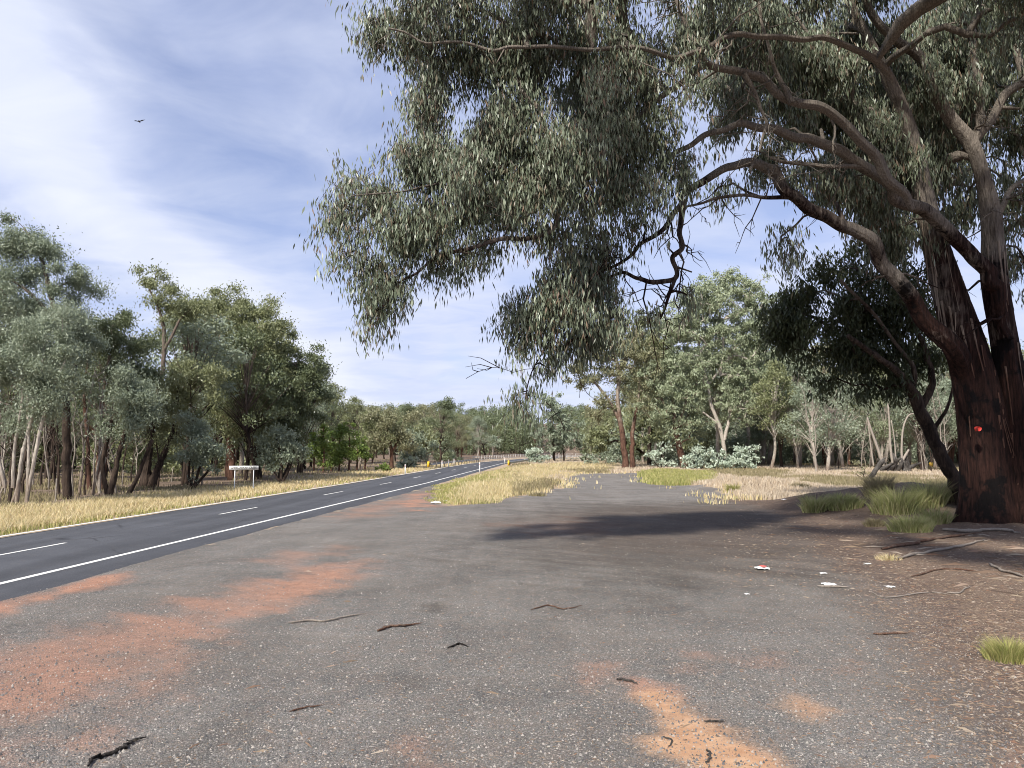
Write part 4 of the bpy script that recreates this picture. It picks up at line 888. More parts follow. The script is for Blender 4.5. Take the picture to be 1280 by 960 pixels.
def sapling(seed):
    rng = np.random.default_rng(seed); mb = MB(); h = 3.2+2.5*rng.random()
    for s_ in range(1+seed % 2):
        lean = rng.uniform(-.5, .5, 2)*h*0.35; f = np.linspace(0, 1, 8)[:, None]
        pts = np.hstack([f**1.4*lean[0], f**1.4*lean[1], f*h])+rng.standard_normal((8, 3))*0.06; pts[0] = (0.1*s_, 0, -0.15)
        mb.tube(pts, np.linspace(0.055, 0.012, 8), 5, 0.05, rng)
        for k in range(11):
            i_ = rng.integers(2, 8); a = rng.random()*6.28; L = 0.4+1.1*rng.random()
            e = pts[i_]+np.array([cos(a)*L*.6, sin(a)*L*.6, L*0.7]); m_ = (pts[i_]+e)/2+rng.standard_normal(3)*0.08
            mb.tube([pts[i_], m_, e], [0.02, 0.014, 0.006], 3, 0, rng, cap=False)
            mb.tube([m_, m_+rng.standard_normal(3)*0.3+np.array([0, 0, .25])], [0.010, 0.004], 3, 0, rng, cap=False)
    return mb
def bare_group(n, xr, depth, mats, group, seed, cond):
    rng = np.random.default_rng(seed); got = []
    for _ in range(n*60):
        if len(got) >= n: break
        x = rng.uniform(*xr); Y = rng.uniform(*depth); X = (x-640)/960*Y
        if cond(X, Y) and all(abs(x-q[0]) > 4 for q in got): got.append((x, X, Y))
    got.sort(); protos = [sapling(500+k) for k in range(5)]; mm = {}
    for k, (x, X, Y) in enumerate(got):
        q = int(rng.integers(5)); mt = mats[int(rng.integers(len(mats)))]
        if (q, mt) not in mm: mm[(q, mt)] = protos[q].mesh('bare_sapling', M[mt], True)
        o = obj('bare_sapling', mm[(q, mt)], None, (X, Y, float(terrain(X, Y)))); o.rotation_euler = (0, 0, rng.random()*6.28); z_ = 0.8+0.7*rng.random(); o.scale = (z_, z_, z_)
        tag(o, '%s leafless sapling, %s%s of the %s' % ('pale' if mt == 'bark_pale' else 'dark' if mt == 'bark_dark' else 'grey', ordinal(k), ' from left' if k else '', group), 'sapling', group)
bare_group(30, (-20, 390), (33, 52), ['bark_dark', 'wood_dead', 'bark_pale', 'bark_dark'], 'bare saplings under the left wood', 77, lambda X, Y: X < road_c(Y)-HALF-7.5)
bare_group(16, (960, 1190), (75, 100), ['bark_dark', 'wood_dead', 'bark_pale'], 'bare saplings beyond the right paddock', 78, lambda X, Y: True)
def wood_mass(name, label, n, xr, yr, hr, mat, bark, seed, size, per=9, nl=70, low=0.25, cond=None, under=False):
    """a wood too far or too dense to count, as one object"""
    rng = np.random.default_rng(seed); Y = yr[0]+(yr[1]-yr[0])*rng.random(n); X = (xr[0]+(xr[1]-xr[0])*rng.random(n)-640)/960*Y
    k = np.abs(X-road_c(np.minimum(Y, 250))) > 9
    if cond is not None: k &= cond(X, Y)
    X, Y = X[k], Y[k]; Z = terrain(X, Y); n = len(X); H = hr[0]+(hr[1]-hr[0])*rng.random(n)
    f = low+(1-low)*rng.random((n, per)); r_ = H[:, None]*(0.10 if under else 0.21)*(1.35-f)*np.sqrt(rng.random((n, per)))*(3 if under else 1.3); a = rng.random((n, per))*2*pi
    C = np.stack([X[:, None]+r_*np.cos(a), Y[:, None]+r_*np.sin(a), Z[:, None]+H[:, None]*f], -1).reshape(-1, 3)
    hh = np.repeat(H, per)
    L = C[:, None]+rng.standard_normal((len(C), nl, 3))*(0.075*hh)[:, None, None]*np.array([1, 1, 0.75]); L = L.reshape(-1, 3)
    lm = leaves_mesh(name, L, size*(0.6+0.8*rng.random(len(L))), 0.5, M[mat], rng, 0.3)
    e = tag(obj(name, lm), label, 'wood', kind='stuff')
    if not under:
        wd = MB()
        for q in range(n):
            b = np.array([X[q], Y[q], Z[q]-0.2]); tp = b+np.array([(rng.random()-.5)*1.5, (rng.random()-.5)*1.5, H[q]*0.8])
            wd.tube([b, (b+tp)/2+rng.standard_normal(3)*0.15, tp], [0.012*H[q], 0.01*H[q], 0.003*H[q]], 5, 0, rng, cap=False)
        obj('trunks', wd.mesh('trunks', M[bark], True), e); 
    return e
wood_mass('hillside_wood', 'dark wood covering the far hill beyond the bend', 1000, (380, 840), (265, 500), (9, 13), 'leaf_dark', 'bark_dark', 31, 0.62, 9, 48, 0.06)
wood_mass('skyline_wood', 'distant wood along the skyline behind both woods', 420, (-500, 1800), (200, 340), (11, 15), 'leaf_olive', 'bark_dark', 32, 0.75, 8, 55, 0.1, lambda X, Y: ~((X/Y*960+640 > 440) & (X/Y*960+640 < 800)))
wood_mass('left_undergrowth', 'dull undergrowth filling the left wood behind the trunks', 240, (-120, 440), (75, 150), (2.5, 5.5), 'leaf_olive', 'bark_dark', 33, 0.32, 8, 60, 0.05, lambda X, Y: X < road_c(Y)-18, under=True)
wood_mass('right_undergrowth', 'grey-green undergrowth filling the back of the right wood', 240, (745, 1360), (112, 160), (3, 7), 'leaf_grey', 'bark_dark', 34, 0.36, 8, 60, 0.05, under=True)
wood_mass('right_back_wood', 'dense grey-green wood behind the right paddock', 200, (790, 1600), (120, 190), (15, 21), 'leaf_grey', 'bark_pale', 35, 0.5, 12, 70, 0.2)
wood_mass('left_back_wood', 'dense olive wood closing the view behind the left wood', 150, (-300, 420), (120, 210), (10, 15), 'leaf_olive', 'bark_dark', 36, 0.5, 12, 70, 0.2, lambda X, Y: X < road_c(np.minimum(Y, 200))-20)

#%%GRASS
def blades(name, X, Y, hgt, mat, seed, width=0.02, lean=0.35, seg2=True, zoff=0.0, origin=None, radial=None):
    rng = np.random.default_rng(seed); n = len(X); Z = terrain(X, Y)+zoff
    b = np.stack([X, Y, Z], -1)
    a = rng.random(n)*2*pi; dr = np.stack([np.cos(a), np.sin(a), np.zeros(n)], -1)
    a2 = rng.random(n)*2*pi
    if radial is not None: a2 = np.arctan2(Y-radial[1], X-radial[0])+rng.standard_normal(n)*0.7
    ln_ = np.stack([np.cos(a2), np.sin(a2), np.zeros(n)], -1)*(lean*(0.3+rng.random(n)))[:, None]
    h = hgt[:, None]; w = width if np.isscalar(width) else width[:, None]
    up = np.array([0, 0, 1.0])
    p0 = b-dr*w*0.5; p1 = b+dr*w*0.5; m0 = b+up*h*0.55+ln_*h*0.35-dr*w*0.35; m1 = b+up*h*0.55+ln_*h*0.35+dr*w*0.35; tp = b+up*h*0.95+ln_*h
    V = np.stack([p0, p1, m1, m0, tp], 1).reshape(-1, 3); k = np.arange(n)*5
    if origin is not None: V = V-np.asarray(origin)
    return mesh_from(name, V, [np.stack([k, k+1, k+2, k+3], -1), np.stack([k+3, k+2, k+4], -1)], mat)
def sample(n, xr, yr, seed, fn, bias=1.0):
    """points in picture-x / picture-y ranges on the ground, kept with probability fn(X,Y)"""
    rng = np.random.default_rng(seed)
    x = xr[0]+(xr[1]-xr[0])*rng.random(n); y = yr[0]+(yr[1]-yr[0])*rng.random(n)**bias
    Yd = CAMH*960/(y-HOR); X = (x-640)/960*Yd
    k = fn(X, Yd) > rng.random(n); return X[k], Yd[k], rng
wpx = lambda Y, px_: np.maximum(px_/960*Y, 0.006)
# left verge: straw band, yellow-green fringe against the asphalt
def off_l(X, Y): return (road_c(Y)-HALF-0.35)-X
X, Y, r_ = sample(300000, (-60, 600), (573, 690), 201, lambda X, Y: np.clip(sstep(0.25, 1.0, off_l(X, Y))*sstep(7.5, 3.5, off_l(X, Y)+3*(fbm(X*.4, Y*.4, 3)-.5)), 0, 1)*(0.25+1.5*fbm(X*.7, Y*.3, 7)))
tag(obj('straw_grass', blades('straw_grass', X, Y, 0.11+0.20*r_.random(len(X))+0.26*(fbm(X*.5, Y*.5, 8)-.5), M['g_straw'], 1, wpx(Y, 0.75), 0.6)), 'golden dry grass along the far side of the road', 'grass', kind='stuff')
X, Y, r_ = sample(60000, (-60, 600), (573, 690), 202, lambda X, Y: sstep(-0.05, 0.15, off_l(X, Y))*sstep(2.0, 0.7, off_l(X, Y)+0.8*(fbm(X*.8, Y*.8, 3)-.5)))
tag(obj('verge_grass', blades('verge_grass', X, Y, 0.07+0.13*r_.random(len(X)), M['g_lime'], 2, wpx(Y, 1.1))), 'short yellow-green grass fringing the asphalt on the far side', 'grass', kind='stuff')
X, Y, r_ = sample(70000, (-60, 560), (575, 660), 203, lambda X, Y: sstep(3.5, 7.5, off_l(X, Y))*sstep(0.42, 0.62, fbm(X*.35, Y*.35, 17)))
tag(obj('paddock_grass', blades('paddock_grass', X, Y, 0.12+0.22*r_.random(len(X)), M['g_olive'], 3, wpx(Y, 1.1))), 'sparse dull grass under the left wood', 'grass', kind='stuff')
# island between road and lay-by
def isl(X, Y): return polydist(X, Y, ISLAND)
X, Y, r_ = sample(230000, (530, 800), (577, 645), 204, lambda X, Y: sstep(-0.6, 0.7, isl(X, Y)+1.8*(fbm(X*.9, Y*.5, 5)-.5))*(0.25+1.3*fbm(X*.8, Y*.4, 9)))
gy_ = sstep(0.55, 0.35, fbm(X*.25, Y*.12, 31)+0.10*(X-2)/4)   # greener towards the road
gm = (r_.random(len(X)) < np.clip(1.45-(X-(road_c(Y)+HALF+0.5))/5.0+1.2*(fbm(X*.5, Y*.2, 91)-.5), 0.05, 0.95))
hh = (0.16+0.34*r_.random(len(X))+0.35*(fbm(X*.6, Y*.4, 6)-.5))*(0.40+0.60*sstep(-0.3, 2.2, isl(X, Y)))
tag(obj('island_straw_grass', blades('island_straw_grass', X[~gm], Y[~gm], hh[~gm]*1.1, M['g_straw'], 4, wpx(Y[~gm], 0.75), 0.6)), 'tall golden grass on the strip between the road and the lay-by', 'grass', kind='stuff')
tag(obj('island_green_grass', blades('island_green_grass', X[gm], Y[gm], hh[gm]*0.75, M['g_lime'], 5, wpx(Y[gm], 0.8), 0.55)), 'yellow-green grass at the tip of the strip between the road and the lay-by', 'grass', kind='stuff')
# sparse tufts at the ragged edge of the lay-by
X, Y, r_ = sample(22000, (640, 980), (584, 630), 205, lambda X, Y: sstep(0.60, 0.72, fbm(X*.55, Y*.35, 44))*sstep(3.5, 0.0, np.abs(polydist(X, Y, LAYBY)))*0.9)
tag(obj('edge_grass', blades('edge_grass', X, Y, 0.10+0.22*r_.random(len(X)), M['g_straw'], 6, wpx(Y, 1.2))), 'scattered dry grass along the far edge of the lay-by', 'grass', kind='stuff')
X, Y, r_ = sample(30000, (795, 895), (588, 608), 206, lambda X, Y: sstep(-1.5, 1.0, polydist(X, Y, gp([(808, 592), (830, 589), (885, 592), (880, 602), (850, 607), (815, 602)]))+2*(fbm(X*.5, Y*.5, 4)-.5)))
tag(obj('tree_foot_grass', blades('tree_foot_grass', X, Y, 0.18+0.3*r_.random(len(X)), M['g_lime'], 7, wpx(Y, 1.2))), 'yellow-green grass at the foot of the pale dome-crowned gum', 'grass', kind='stuff')
# pale dry paddock on the right
X, Y, r_ = sample(240000, (640, 1340), (569.5, 625), 207, lambda X, Y: sstep(0.3, -1.5, polydist(X, Y, LAYBY))*sstep(2, 8, X-road_c(np.minimum(Y, 250)))*sstep(33, 42, Y)*(0.35+1.0*fbm(X*.3, Y*.15, 13)))
k = fbm(X*.12, Y*.06, 77) > 0.56
tag(obj('paddock_grass', blades('paddock_grass', X[~k], Y[~k], 0.14+0.24*r_.random(int((~k).sum())), M['g_pale'], 8, wpx(Y[~k], 1.2))), 'bleached dry grass over the right paddock', 'grass', kind='stuff')
tag(obj('paddock_green_grass', blades('paddock_green_grass', X[k], Y[k], 0.18+0.30*r_.random(int(k.sum())), M['g_olive'], 9, wpx(Y[k], 1.2))), 'olive dry grass in patches over the right paddock', 'grass', kind='stuff')
# tussocks on the bank and near the tree, each a thing
def tussock(x, y, wx, h, mat, label, seed, n=900, grp=None):
    wx = wx*0.85; h = h*0.8
    b = GT(x, y)
    rng = np.random.default_rng(seed); R = wx/960*b[1]
    r = R*rng.random(n)**0.8; a = rng.random(n)*2*pi; X = b[0]+r*np.cos(a); Y = b[1]+r*np.sin(a)*0.8
    hh = h/960*b[1]*(0.45+0.6*rng.random(n))*(1.1-0.5*(r/R)**2)
    b[2] = float(terrain(b[0], b[1]))
    me = blades('tussock', X, Y, hh*1.05, mat, seed, wpx(Y, 0.8), 0.75, origin=b, radial=b)
    tag(obj('grass_tussock', me, None, b), label, 'grass tussock', grp)
gt = 'grass tussocks by the big gum'
for k_, a_ in enumerate([
    (1018, 640, 17, 30, 'g_green', 'soft green grass tussock on the left foot of the bank, leftmost of the green ones'),
    (1052, 634, 30, 22, 'g_green', 'wide low green grass tussock left of the middle of the bank'),
    (1098, 618, 20, 34, 'g_olive', 'dull olive grass tussock on top of the bank below the charred stump'),
    (1122, 640, 36, 40, 'g_green', 'big bright green tussock in the middle of the bank'),
    (1160, 632, 24, 44, 'g_green', 'upright green tussock high on the bank next to the leaning tree'),
    (1138, 664, 30, 26, 'g_green', 'green tussock at the foot of the bank in front of the big one'),
    (1168, 655, 22, 30, 'g_green', 'green tussock between the bank foot and the big trunk'),
    (1178, 625, 20, 30, 'g_olive', 'dry olive tussock on the bank top against the leaning trunk'),
    (1093, 658, 14, 14, 'g_olive', 'small dark tussock low in front of the bank'),
    (1000, 612, 14, 12, 'g_olive', 'small grey-green tussock at the paddock edge left of the bank'),
    (916, 616, 8, 14, 'g_lime', 'small yellow-green tuft at the lay-by edge in front of the silvery shrubs'),
    (1262, 826, 34, 34, 'g_lime', 'yellow-green tuft of grass at the right edge of the picture'),
    (1110, 700, 20, 10, 'g_straw', 'sparse straw tuft in the leaf litter left of the trunk'),
    (672, 620, 14, 8, 'g_olive', 'small dark tuft on the gravel right of the grass strip')]):
    tussock(a_[0], a_[1], a_[2], a_[3], M[a_[4]], a_[5], 300+k_, 1300 if a_[2] > 25 else 600 if a_[3] > 10 else 160, gt)

#%%OBJECTS
# ---- place name sign
def text_mesh(name, body, size, mat, parent, loc, rot):
    cu = bpy.data.curves.new(name, 'FONT'); cu.body = body; cu.size = size; cu.extrude = 0.002
    cu.align_x = 'CENTER'; cu.align_y = 'CENTER'
    tmp = bpy.data.objects.new(name, cu); SC.collection.objects.link(tmp)
    bpy.context.view_layer.update()
    dg = bpy.context.evaluated_depsgraph_get(); me = bpy.data.meshes.new_from_object(tmp.evaluated_get(dg))
    bpy.data.objects.remove(tmp); me.materials.clear(); me.materials.append(mat)
    o = obj(name, me, parent, loc); o.rotation_euler = rot; return o
sb = G(304, 614); D = sb[1]
sg = empty('road_sign', sb, 'long narrow white place-name board on two thin posts in the grass across the road', 'road sign')
pl, pr = P(286, 584, D), P(322.5, 584, D+0.35); ang = math.atan2((pr-pl)[1], (pr-pl)[0])
wid = np.linalg.norm((pr-pl)[:2]); zc = P(304, 584.8, D)[2]; hh = 5.0/960*D*0.5
mb = MB(); mb.box((0, 0, zc), (wid/2, 0.012, hh), ang, 1, 0, 0); obj('sign_board', mb.mesh('sign_board', M['white_paint']), sg)
ca, sa = cos(ang), sin(ang)
for f in (-0.31, 0.33):
    mb = MB(); mb.tube([(f*wid*ca, 0.045+f*wid*sa, -0.2), (f*wid*ca, 0.045+f*wid*sa, zc+hh*0.5)], [0.032, 0.032], 8); obj('post', mb.mesh('post', M['steel'], True), sg)
tx = text_mesh('lettering', 'GHEEDARRAH CREEK', 0.185, M['black'], sg, (0.022*sa, -0.022*ca, zc+0.005), (radians(90), 0, ang))
bpy.context.view_layer.update(); tx.scale = (wid*0.9/max(tx.dimensions.x, 0.01), 1, 1)

# ---- guide posts
def guide_post(x, y, label, h=1.0, refl='red_refl'):
    b = G(x, y); e = empty('guide_post', b, label, 'guide post', 'white guide posts along the road')
    mb = MB(); mb.box((0, 0, h/2-0.05), (0.055, 0.02, h/2+0.05)); mb.box((0, 0, h+0.02), (0.05, 0.018, 0.02), 0, 0.6); obj('post', mb.mesh('post', M['white_paint']), e)
    mb = MB(); mb.box((0, -0.024, h*0.86), (0.028, 0.004, 0.06)); obj('reflector', mb.mesh('reflector', M[refl]), e)
guide_post(599.5, 591.5, 'white guide post on the near roadside at the grass strip, largest of them', 1.05)
guide_post(506.5, 593, 'white guide post on the far roadside left of the guardrail', 0.95)
guide_post(552.5, 586, 'white guide post at the near end of the left guardrail', 1.0)
guide_post(560.5, 584, 'white guide post second along the left guardrail', 1.0)
guide_post(567.5, 582, 'white guide post third along the left guardrail', 1.0)
guide_post(631, 580, 'white guide post beside the yellow end of the right guardrail', 1.05)

# ---- guardrails (w beam on posts, yellow and black end)
def guardrail(label, a, b, nposts, endflip):
    a = np.array(a); b = np.array(b); d = b-a; L = np.linalg.norm(d[:2]); ang = math.atan2(d[1], d[0])
    e = empty('guardrail', (a[0], a[1], 0), label, 'guardrail', 'guardrails before the creek')
    prof = [(-.155, 0), (-.12, .04), (-.06, .08), (-.02, .02), (.02, .02), (.06, .08), (.12, .04), (.155, 0)]
    mb = MB(); ca, sa = cos(ang), sin(ang); V = []
    for s_ in (0, L):
        for z, o_ in prof: V.append((s_*ca+sa*o_*endflip, s_*sa-ca*o_*endflip, 0.58+z))
    n = len(prof); mb.add(V, [[k, k+1, n+k+1, n+k] for k in range(n-1)]); obj('beam', mb.mesh('beam', M['steel']), e)
    for k in range(nposts):
        f = (k+0.5)/nposts*L; mb = MB(); mb.box((f*ca-sa*0.08*endflip, f*sa+ca*0.08*endflip, 0.33), (0.06, 0.05, 0.38), ang); obj('post', mb.mesh('post', M['wood_dead']), e)
    mb = MB(); mb.box((-0.12*ca, -0.12*sa, 0.58), (0.45, 0.10, 0.34), ang, 0.9); en = obj('end_marker', mb.mesh('end_marker', M['yellow']), e)
    mb = MB()
    for k in range(3): mb.box((-0.12*ca-0.0, -0.12*sa-0.108, 0.44+k*0.16), (0.30, 0.012, 0.028), 0, 1, 0, radians(30))
    obj('stripe', mb.mesh('stripe', M['black']), en)
yl = G(536, 586); yl2 = np.array([road_c(150.)-HALF-1.0, 150., 0]); guardrail('steel guardrail along the far roadside with a yellow and black end', (yl[0], yl[1], 0), yl2, 16, -1)
yr = G(636, 584); yr2 = np.array([road_c(205.)+HALF+1.5, 205., 0]); guardrail('steel guardrail on the near roadside beyond the grass strip with a yellow end', (yr[0], yr[1], 0), yr2, 22, 1)

# ---- post and rail fences around the bend
def fence(label, pts, n, h=1.15, rails=(0.35, 0.7, 1.05), pw=0.07, grp='pale post and rail fences'):
    pts = np.array([(x, y, float(terrain(x, y))) for x, y in pts]); sp = spline(pts, 12)
    seg = np.concatenate([[0], np.cumsum(np.linalg.norm(np.diff(sp[:, :2], axis=0), axis=1))])
    at = lambda s_: np.array([np.interp(s_, seg, sp[:, q]) for q in range(3)])
    e = empty('fence', pts[0], label, 'fence', grp); o = pts[0]
    P_ = [at(s_)-o for s_ in np.linspace(0, seg[-1], n)]
    for p_ in P_:
        mb = MB(); mb.box(p_+np.array([0, 0, h/2-0.1]), (pw, pw, h/2+0.1)); obj('post', mb.mesh('post', M['white_rail']), e)
    for z in rails:
        mb = MB()
        for k in range(len(P_)-1):
            a, b = P_[k], P_[k+1]; d = b-a; mb.box((a+b)/2+np.array([0, -pw-0.03, z]), (np.linalg.norm(d[:2])/2, 0.025, 0.045), math.atan2(d[1], d[0]))
        obj('rail', mb.mesh('rail', M['white_rail']), e)
fence('pale post and rail fence curving along the far side of the bend', [(road_c(150.)-HALF-2.2, 150), (road_c(185.)-HALF-2.4, 185), (road_c(215.)-HALF-3, 214), (road_c(240.)-HALF-3, 236), (24, 247), (44, 256)], 40)
fence('pale post and rail fence running from the right guardrail behind the blue-grey shrub', [(road_c(190.)+HALF+3, 178), (12, 183), (17, 184), (25, 186), (34, 190)], 22)
# wire fence pickets in the left wood
for k_, (x, y, lb) in enumerate([(69, 632, 'thin grey steel picket at the grass edge near the left side, nearest of them'), (152, 612, 'short dark timber picket leaning under the left wood, middle one'), (214, 604, 'thin picket standing in the litter beneath the olive gum, rightmost')]):
    b = G(x, y); mb = MB(); mb.tube([(0, 0, -0.2), (0.03*k_, 0, 0.6), (0.05*k_, 0, 1.15)], [0.035, 0.03, 0.03], 6); tag(obj('fence_picket', mb.mesh('fence_picket', M['wood_dead'], True), None, b), lb, 'fence post', 'pickets under the left wood')
b = G(1162, 567); mb = MB(); mb.box((0, 0, 0.8), (0.14, 0.03, 0.22), 0.1); 
b[1] = 84; b[0] = (1161-640)/960*84; b[2] = 0
e = empty('marker_sign', b, 'tiny yellow marker board among the far trees of the right paddock', 'sign')
obj('board', mb.mesh('board', M['yellow']), e); mb = MB(); mb.tube([(0, 0.05, -0.1), (0, 0.05, 1.0)], [0.04, 0.04], 6); obj('post', mb.mesh('post', M['steel']), e)

# ---- uprooted stump with charred roots and pale stems, and charred log on the bank
rngs = np.random.default_rng(9)
bs = P(1118, 582, 80.0); bs[2] = 0
st = empty('uprooted_stump', bs, 'fallen tree with a charred root plate and pale upright stems on the dry paddock', 'stump')
mb = MB()
for k in range(15):
    a = rngs.random()*pi; L = 1.0+1.3*rngs.random(); x0 = (rngs.random()-0.5)*3.2
    mb.tube(spline([(x0, 0, 0.2), (x0+cos(a)*L*0.5, rngs.random()-0.5, 0.35+sin(a)*L*0.4), (x0+cos(a)*L, rngs.random()-0.5, 0.3+sin(a)*L*0.8)], 4), np.linspace(0.28, 0.06, 9), 7, 0.12, rngs)
obj('root_plate', mb.mesh('root_plate', M['bark_char'], True), st)
def pxl(l, D_): return [P(x, y, D_)-bs for x, y in l]
for l, r0, r1 in (([(1104, 582), (1096, 558), (1088, 535), (1084, 522)], .17, .09), ([(1092, 582), (1088, 555), (1085, 525)], .09, .05), ([(1116, 580), (1113, 560), (1112, 535), (1110, 505)], .15, .08), ([(1120, 578), (1118, 550), (1114, 525)], .08, .05), ([(1124, 582), (1130, 572), (1136, 562)], .2, .1), ([(1128, 580), (1127, 560), (1129, 535), (1135, 520), (1142, 517)], .13, .06)):
    mb = MB(); q = spline(pxl(l, 80.0), 4); mb.tube(q, np.linspace(r0, r1, len(q)), 7, 0.06, rngs); obj('stem', mb.mesh('stem', M['wood_dead'], True), st)
q0 = G(1082, 606)
q0 = GT(1088, 602)
mb = MB(); Dl = q0[1]
q = spline([P(1084, 606, Dl), P(1092, 592, Dl-0.05), P(1100, 580, Dl-0.1), P(1105, 575, Dl-0.1)], 4)
mb.tube(q-q0, np.interp(np.linspace(0, 1, len(q)), [0, .5, .8, 1], [0.20, 0.17, 0.22, 0.08]), 9, 0.1, rngs)
mb.tube(spline([P(1100, 580, Dl)-q0, P(1104, 574, Dl)-q0, P(1108, 572, Dl)-q0], 3), np.linspace(0.1, 0.04, 7), 6, 0.1, rngs)
tag(obj('charred_log', mb.mesh('charred_log', M['bark_char'], True), None, q0), 'blackened log end sticking up out of the top of the grassy bank', 'log')
# orange-ended log on the low earth heap
q0 = G(962, 597); q0[2] = float(terrain(q0[0], q0[1]))+0.08
mb = MB(); mb.tube([(-0.9, 0, 0.05), (-0.2, 0, 0.08), (0.5, 0.02, 0.04), (0.95, 0.05, -0.02)], [0.06, 0.1, 0.1, 0.06], 8, 0.1, rngs)
tag(obj('small_log', mb.mesh('small_log', M['bark_chip'], True), None, q0), 'short orange-brown log lying on the low earth heap', 'log')

# ---- sticks and bark strips on the gravel, each lying where the photograph shows it
def stick(pts, r, mat, label, cat='stick', name='stick', kinks=0.12, seed=0):
    rng = np.random.default_rng(seed); q = np.array([GT(x, y) for x, y in pts]); q[:, 2] = terrain(q[:, 0], q[:, 1])+r*0.9+0.004
    o = q[0].copy(); sp = spline(q-o, 6); sp[:, :2] += rng.standard_normal((len(sp), 2))*r*kinks*4
    R = np.interp(np.linspace(0, 1, len(sp)), [0, .15, .8, 1], [r*.5, r, r*.8, r*.25]); mb = MB(); mb.tube(sp, R, 6, 0.15, rng)
    tag(obj(name, mb.mesh(name, M[mat], True), None, o), label, cat)
stick([(360, 780), (388, 777), (405, 778), (432, 772), (458, 768)], 0.016, 'wood_dead', 'long pale straight stick on the gravel left of centre', seed=1)
stick([(471, 790), (488, 785), (500, 784), (528, 781)], 0.018, 'bark_chip', 'reddish bark strip right of the long pale stick', 'bark strip', 'bark_strip', .3, 2)
stick([(108, 958), (130, 948), (150, 940), (165, 930), (180, 924)], 0.016, 'bark_char', 'dark curled bark strip at the bottom left corner', 'bark strip', 'bark_strip', .3, 3)
stick([(362, 893), (380, 888), (405, 884)], 0.009, 'bark_chip', 'thin reddish twig on the gravel above the bottom left', 'twig', 'twig', .2, 4)
stick([(560, 812), (575, 806), (586, 811)], 0.012, 'bark_char', 'short dark bark curl right of the reddish strip', 'bark strip', 'bark_strip', .3, 5)
stick([(772, 852), (785, 853), (798, 856)], 0.013, 'bark_char', 'dark bark curl at the tip of the sandy streak', 'bark strip', 'bark_strip', .2, 6)
stick([(880, 903), (895, 904), (907, 904)], 0.009, 'bark_char', 'small dark twig beside the sandy streak', 'twig', 'twig', .2, 7)
stick([(830, 922), (840, 928), (836, 936)], 0.007, 'bark_char', 'tiny hooked twig on the sandy streak', 'twig', 'twig', .2, 8)
stick([(885, 940), (888, 950), (884, 960)], 0.010, 'bark_char', 'dark twig lying across the sandy streak at the bottom edge', 'twig', 'twig', .2, 9)
stick([(665, 764), (685, 758), (705, 762), (728, 758)], 0.012, 'bark_chip', 'bent bark strip in the middle of the lay-by', 'bark strip', 'bark_strip', .3, 10)
stick([(1022, 734), (1040, 735), (1062, 735)], 0.018, 'wood_dead', 'short stick beside the two white scraps right of centre', seed=11)
stick([(1092, 795), (1110, 794), (1138, 793)], 0.014, 'bark_chip', 'reddish bark strip at the right where gravel meets litter', 'bark strip', 'bark_strip', .2, 12)
stick([(1182, 742), (1198, 743), (1205, 738), (1214, 734)], 0.014, 'wood_dead', 'crooked pale stick on the leaf litter at the right', seed=13)
stick([(1100, 688), (1150, 679), (1188, 672), (1225, 668)], 0.04, 'bark_chip', 'long fallen branch in the litter just in front of the big trunk, left end', 'branch', 'fallen_branch', .2, 14)
stick([(1120, 700), (1160, 692), (1200, 684), (1230, 676)], 0.035, 'wood_dead', 'pale fallen branch running towards the foot of the big trunk', 'branch', 'fallen_branch', .2, 15)
stick([(1180, 664), (1212, 666), (1250, 664), (1276, 668)], 0.05, 'wood_dead', 'bleached fallen branch lying against the big trunk', 'branch', 'fallen_branch', .2, 16)
stick([(1236, 706), (1258, 716), (1284, 724)], 0.03, 'wood_dead', 'grey branch in the litter at the right edge below the trunk', 'branch', 'fallen_branch', .2, 17)
stick([(1090, 742), (1108, 748), (1160, 742), (1190, 745)], 0.012, 'wood_dead', 'thin pale stick along the edge of the litter', seed=18)
stick([(1140, 722), (1180, 712), (1230, 716)], 0.018, 'bark_chip', 'brown stick across the litter below the trunk', seed=19)
# litter scraps
def scrap(x, y, w, label, seed, red=False):
    b = GT(x, y); b[2] += 0.012; rng = np.random.default_rng(seed); W_ = w/960*b[1]
    n = 7; gxx, gyy = np.meshgrid(np.linspace(-.5, .5, n), np.linspace(-.5, .5, n))
    edge_ = np.sqrt(gxx**2+gyy**2); s_ = 1-0.5*edge_*rng.random(gxx.shape)
    zz = 0.16*W_*rng.random(gxx.shape)*(1.2-edge_)
    V = np.stack([gxx*W_*s_, gyy*W_*1.1*s_, zz], -1).reshape(-1, 3)
    F = [[i_*n+j_, i_*n+j_+1, (i_+1)*n+j_+1, (i_+1)*n+j_] for i_ in range(n-1) for j_ in range(n-1)]
    top = mesh_from('paper_scrap', V, [np.array(F)], M['paper'])
    o = tag(obj('paper_scrap', top, None, b), label, 'litter', 'white litter scraps on the ground')
    if red:
        mb = MB(); mb.box((0.05*W_, 0, 0.17*W_), (0.12*W_, 0.2*W_, 0.01), 0.5); obj('print', mb.mesh('print', M['paper_red']), o)
scrap(953, 712, 19, 'crumpled white wrapper with red print on the gravel', 1, True)
scrap(1029, 718, 9, 'small flat white scrap right of the printed wrapper', 2)
scrap(1036, 732, 17, 'torn white scrap beside the short stick', 3)
scrap(1113, 735, 12, 'white scrap out on the brown leaf litter', 4)
scrap(1085, 706, 9, 'little white scrap by the straw tuft', 5)
scrap(934, 744, 7, 'tiny white scrap, nearest to the camera', 6)
scrap(545, 629, 14, 'flattened white scrap at the tip of the grass strip', 7)
scrap(558, 627, 10, 'white bag scrap lying against the grass at the tip of the strip', 8)
scrap(980, 625, 7, 'white scrap at the left foot of the bank', 9)
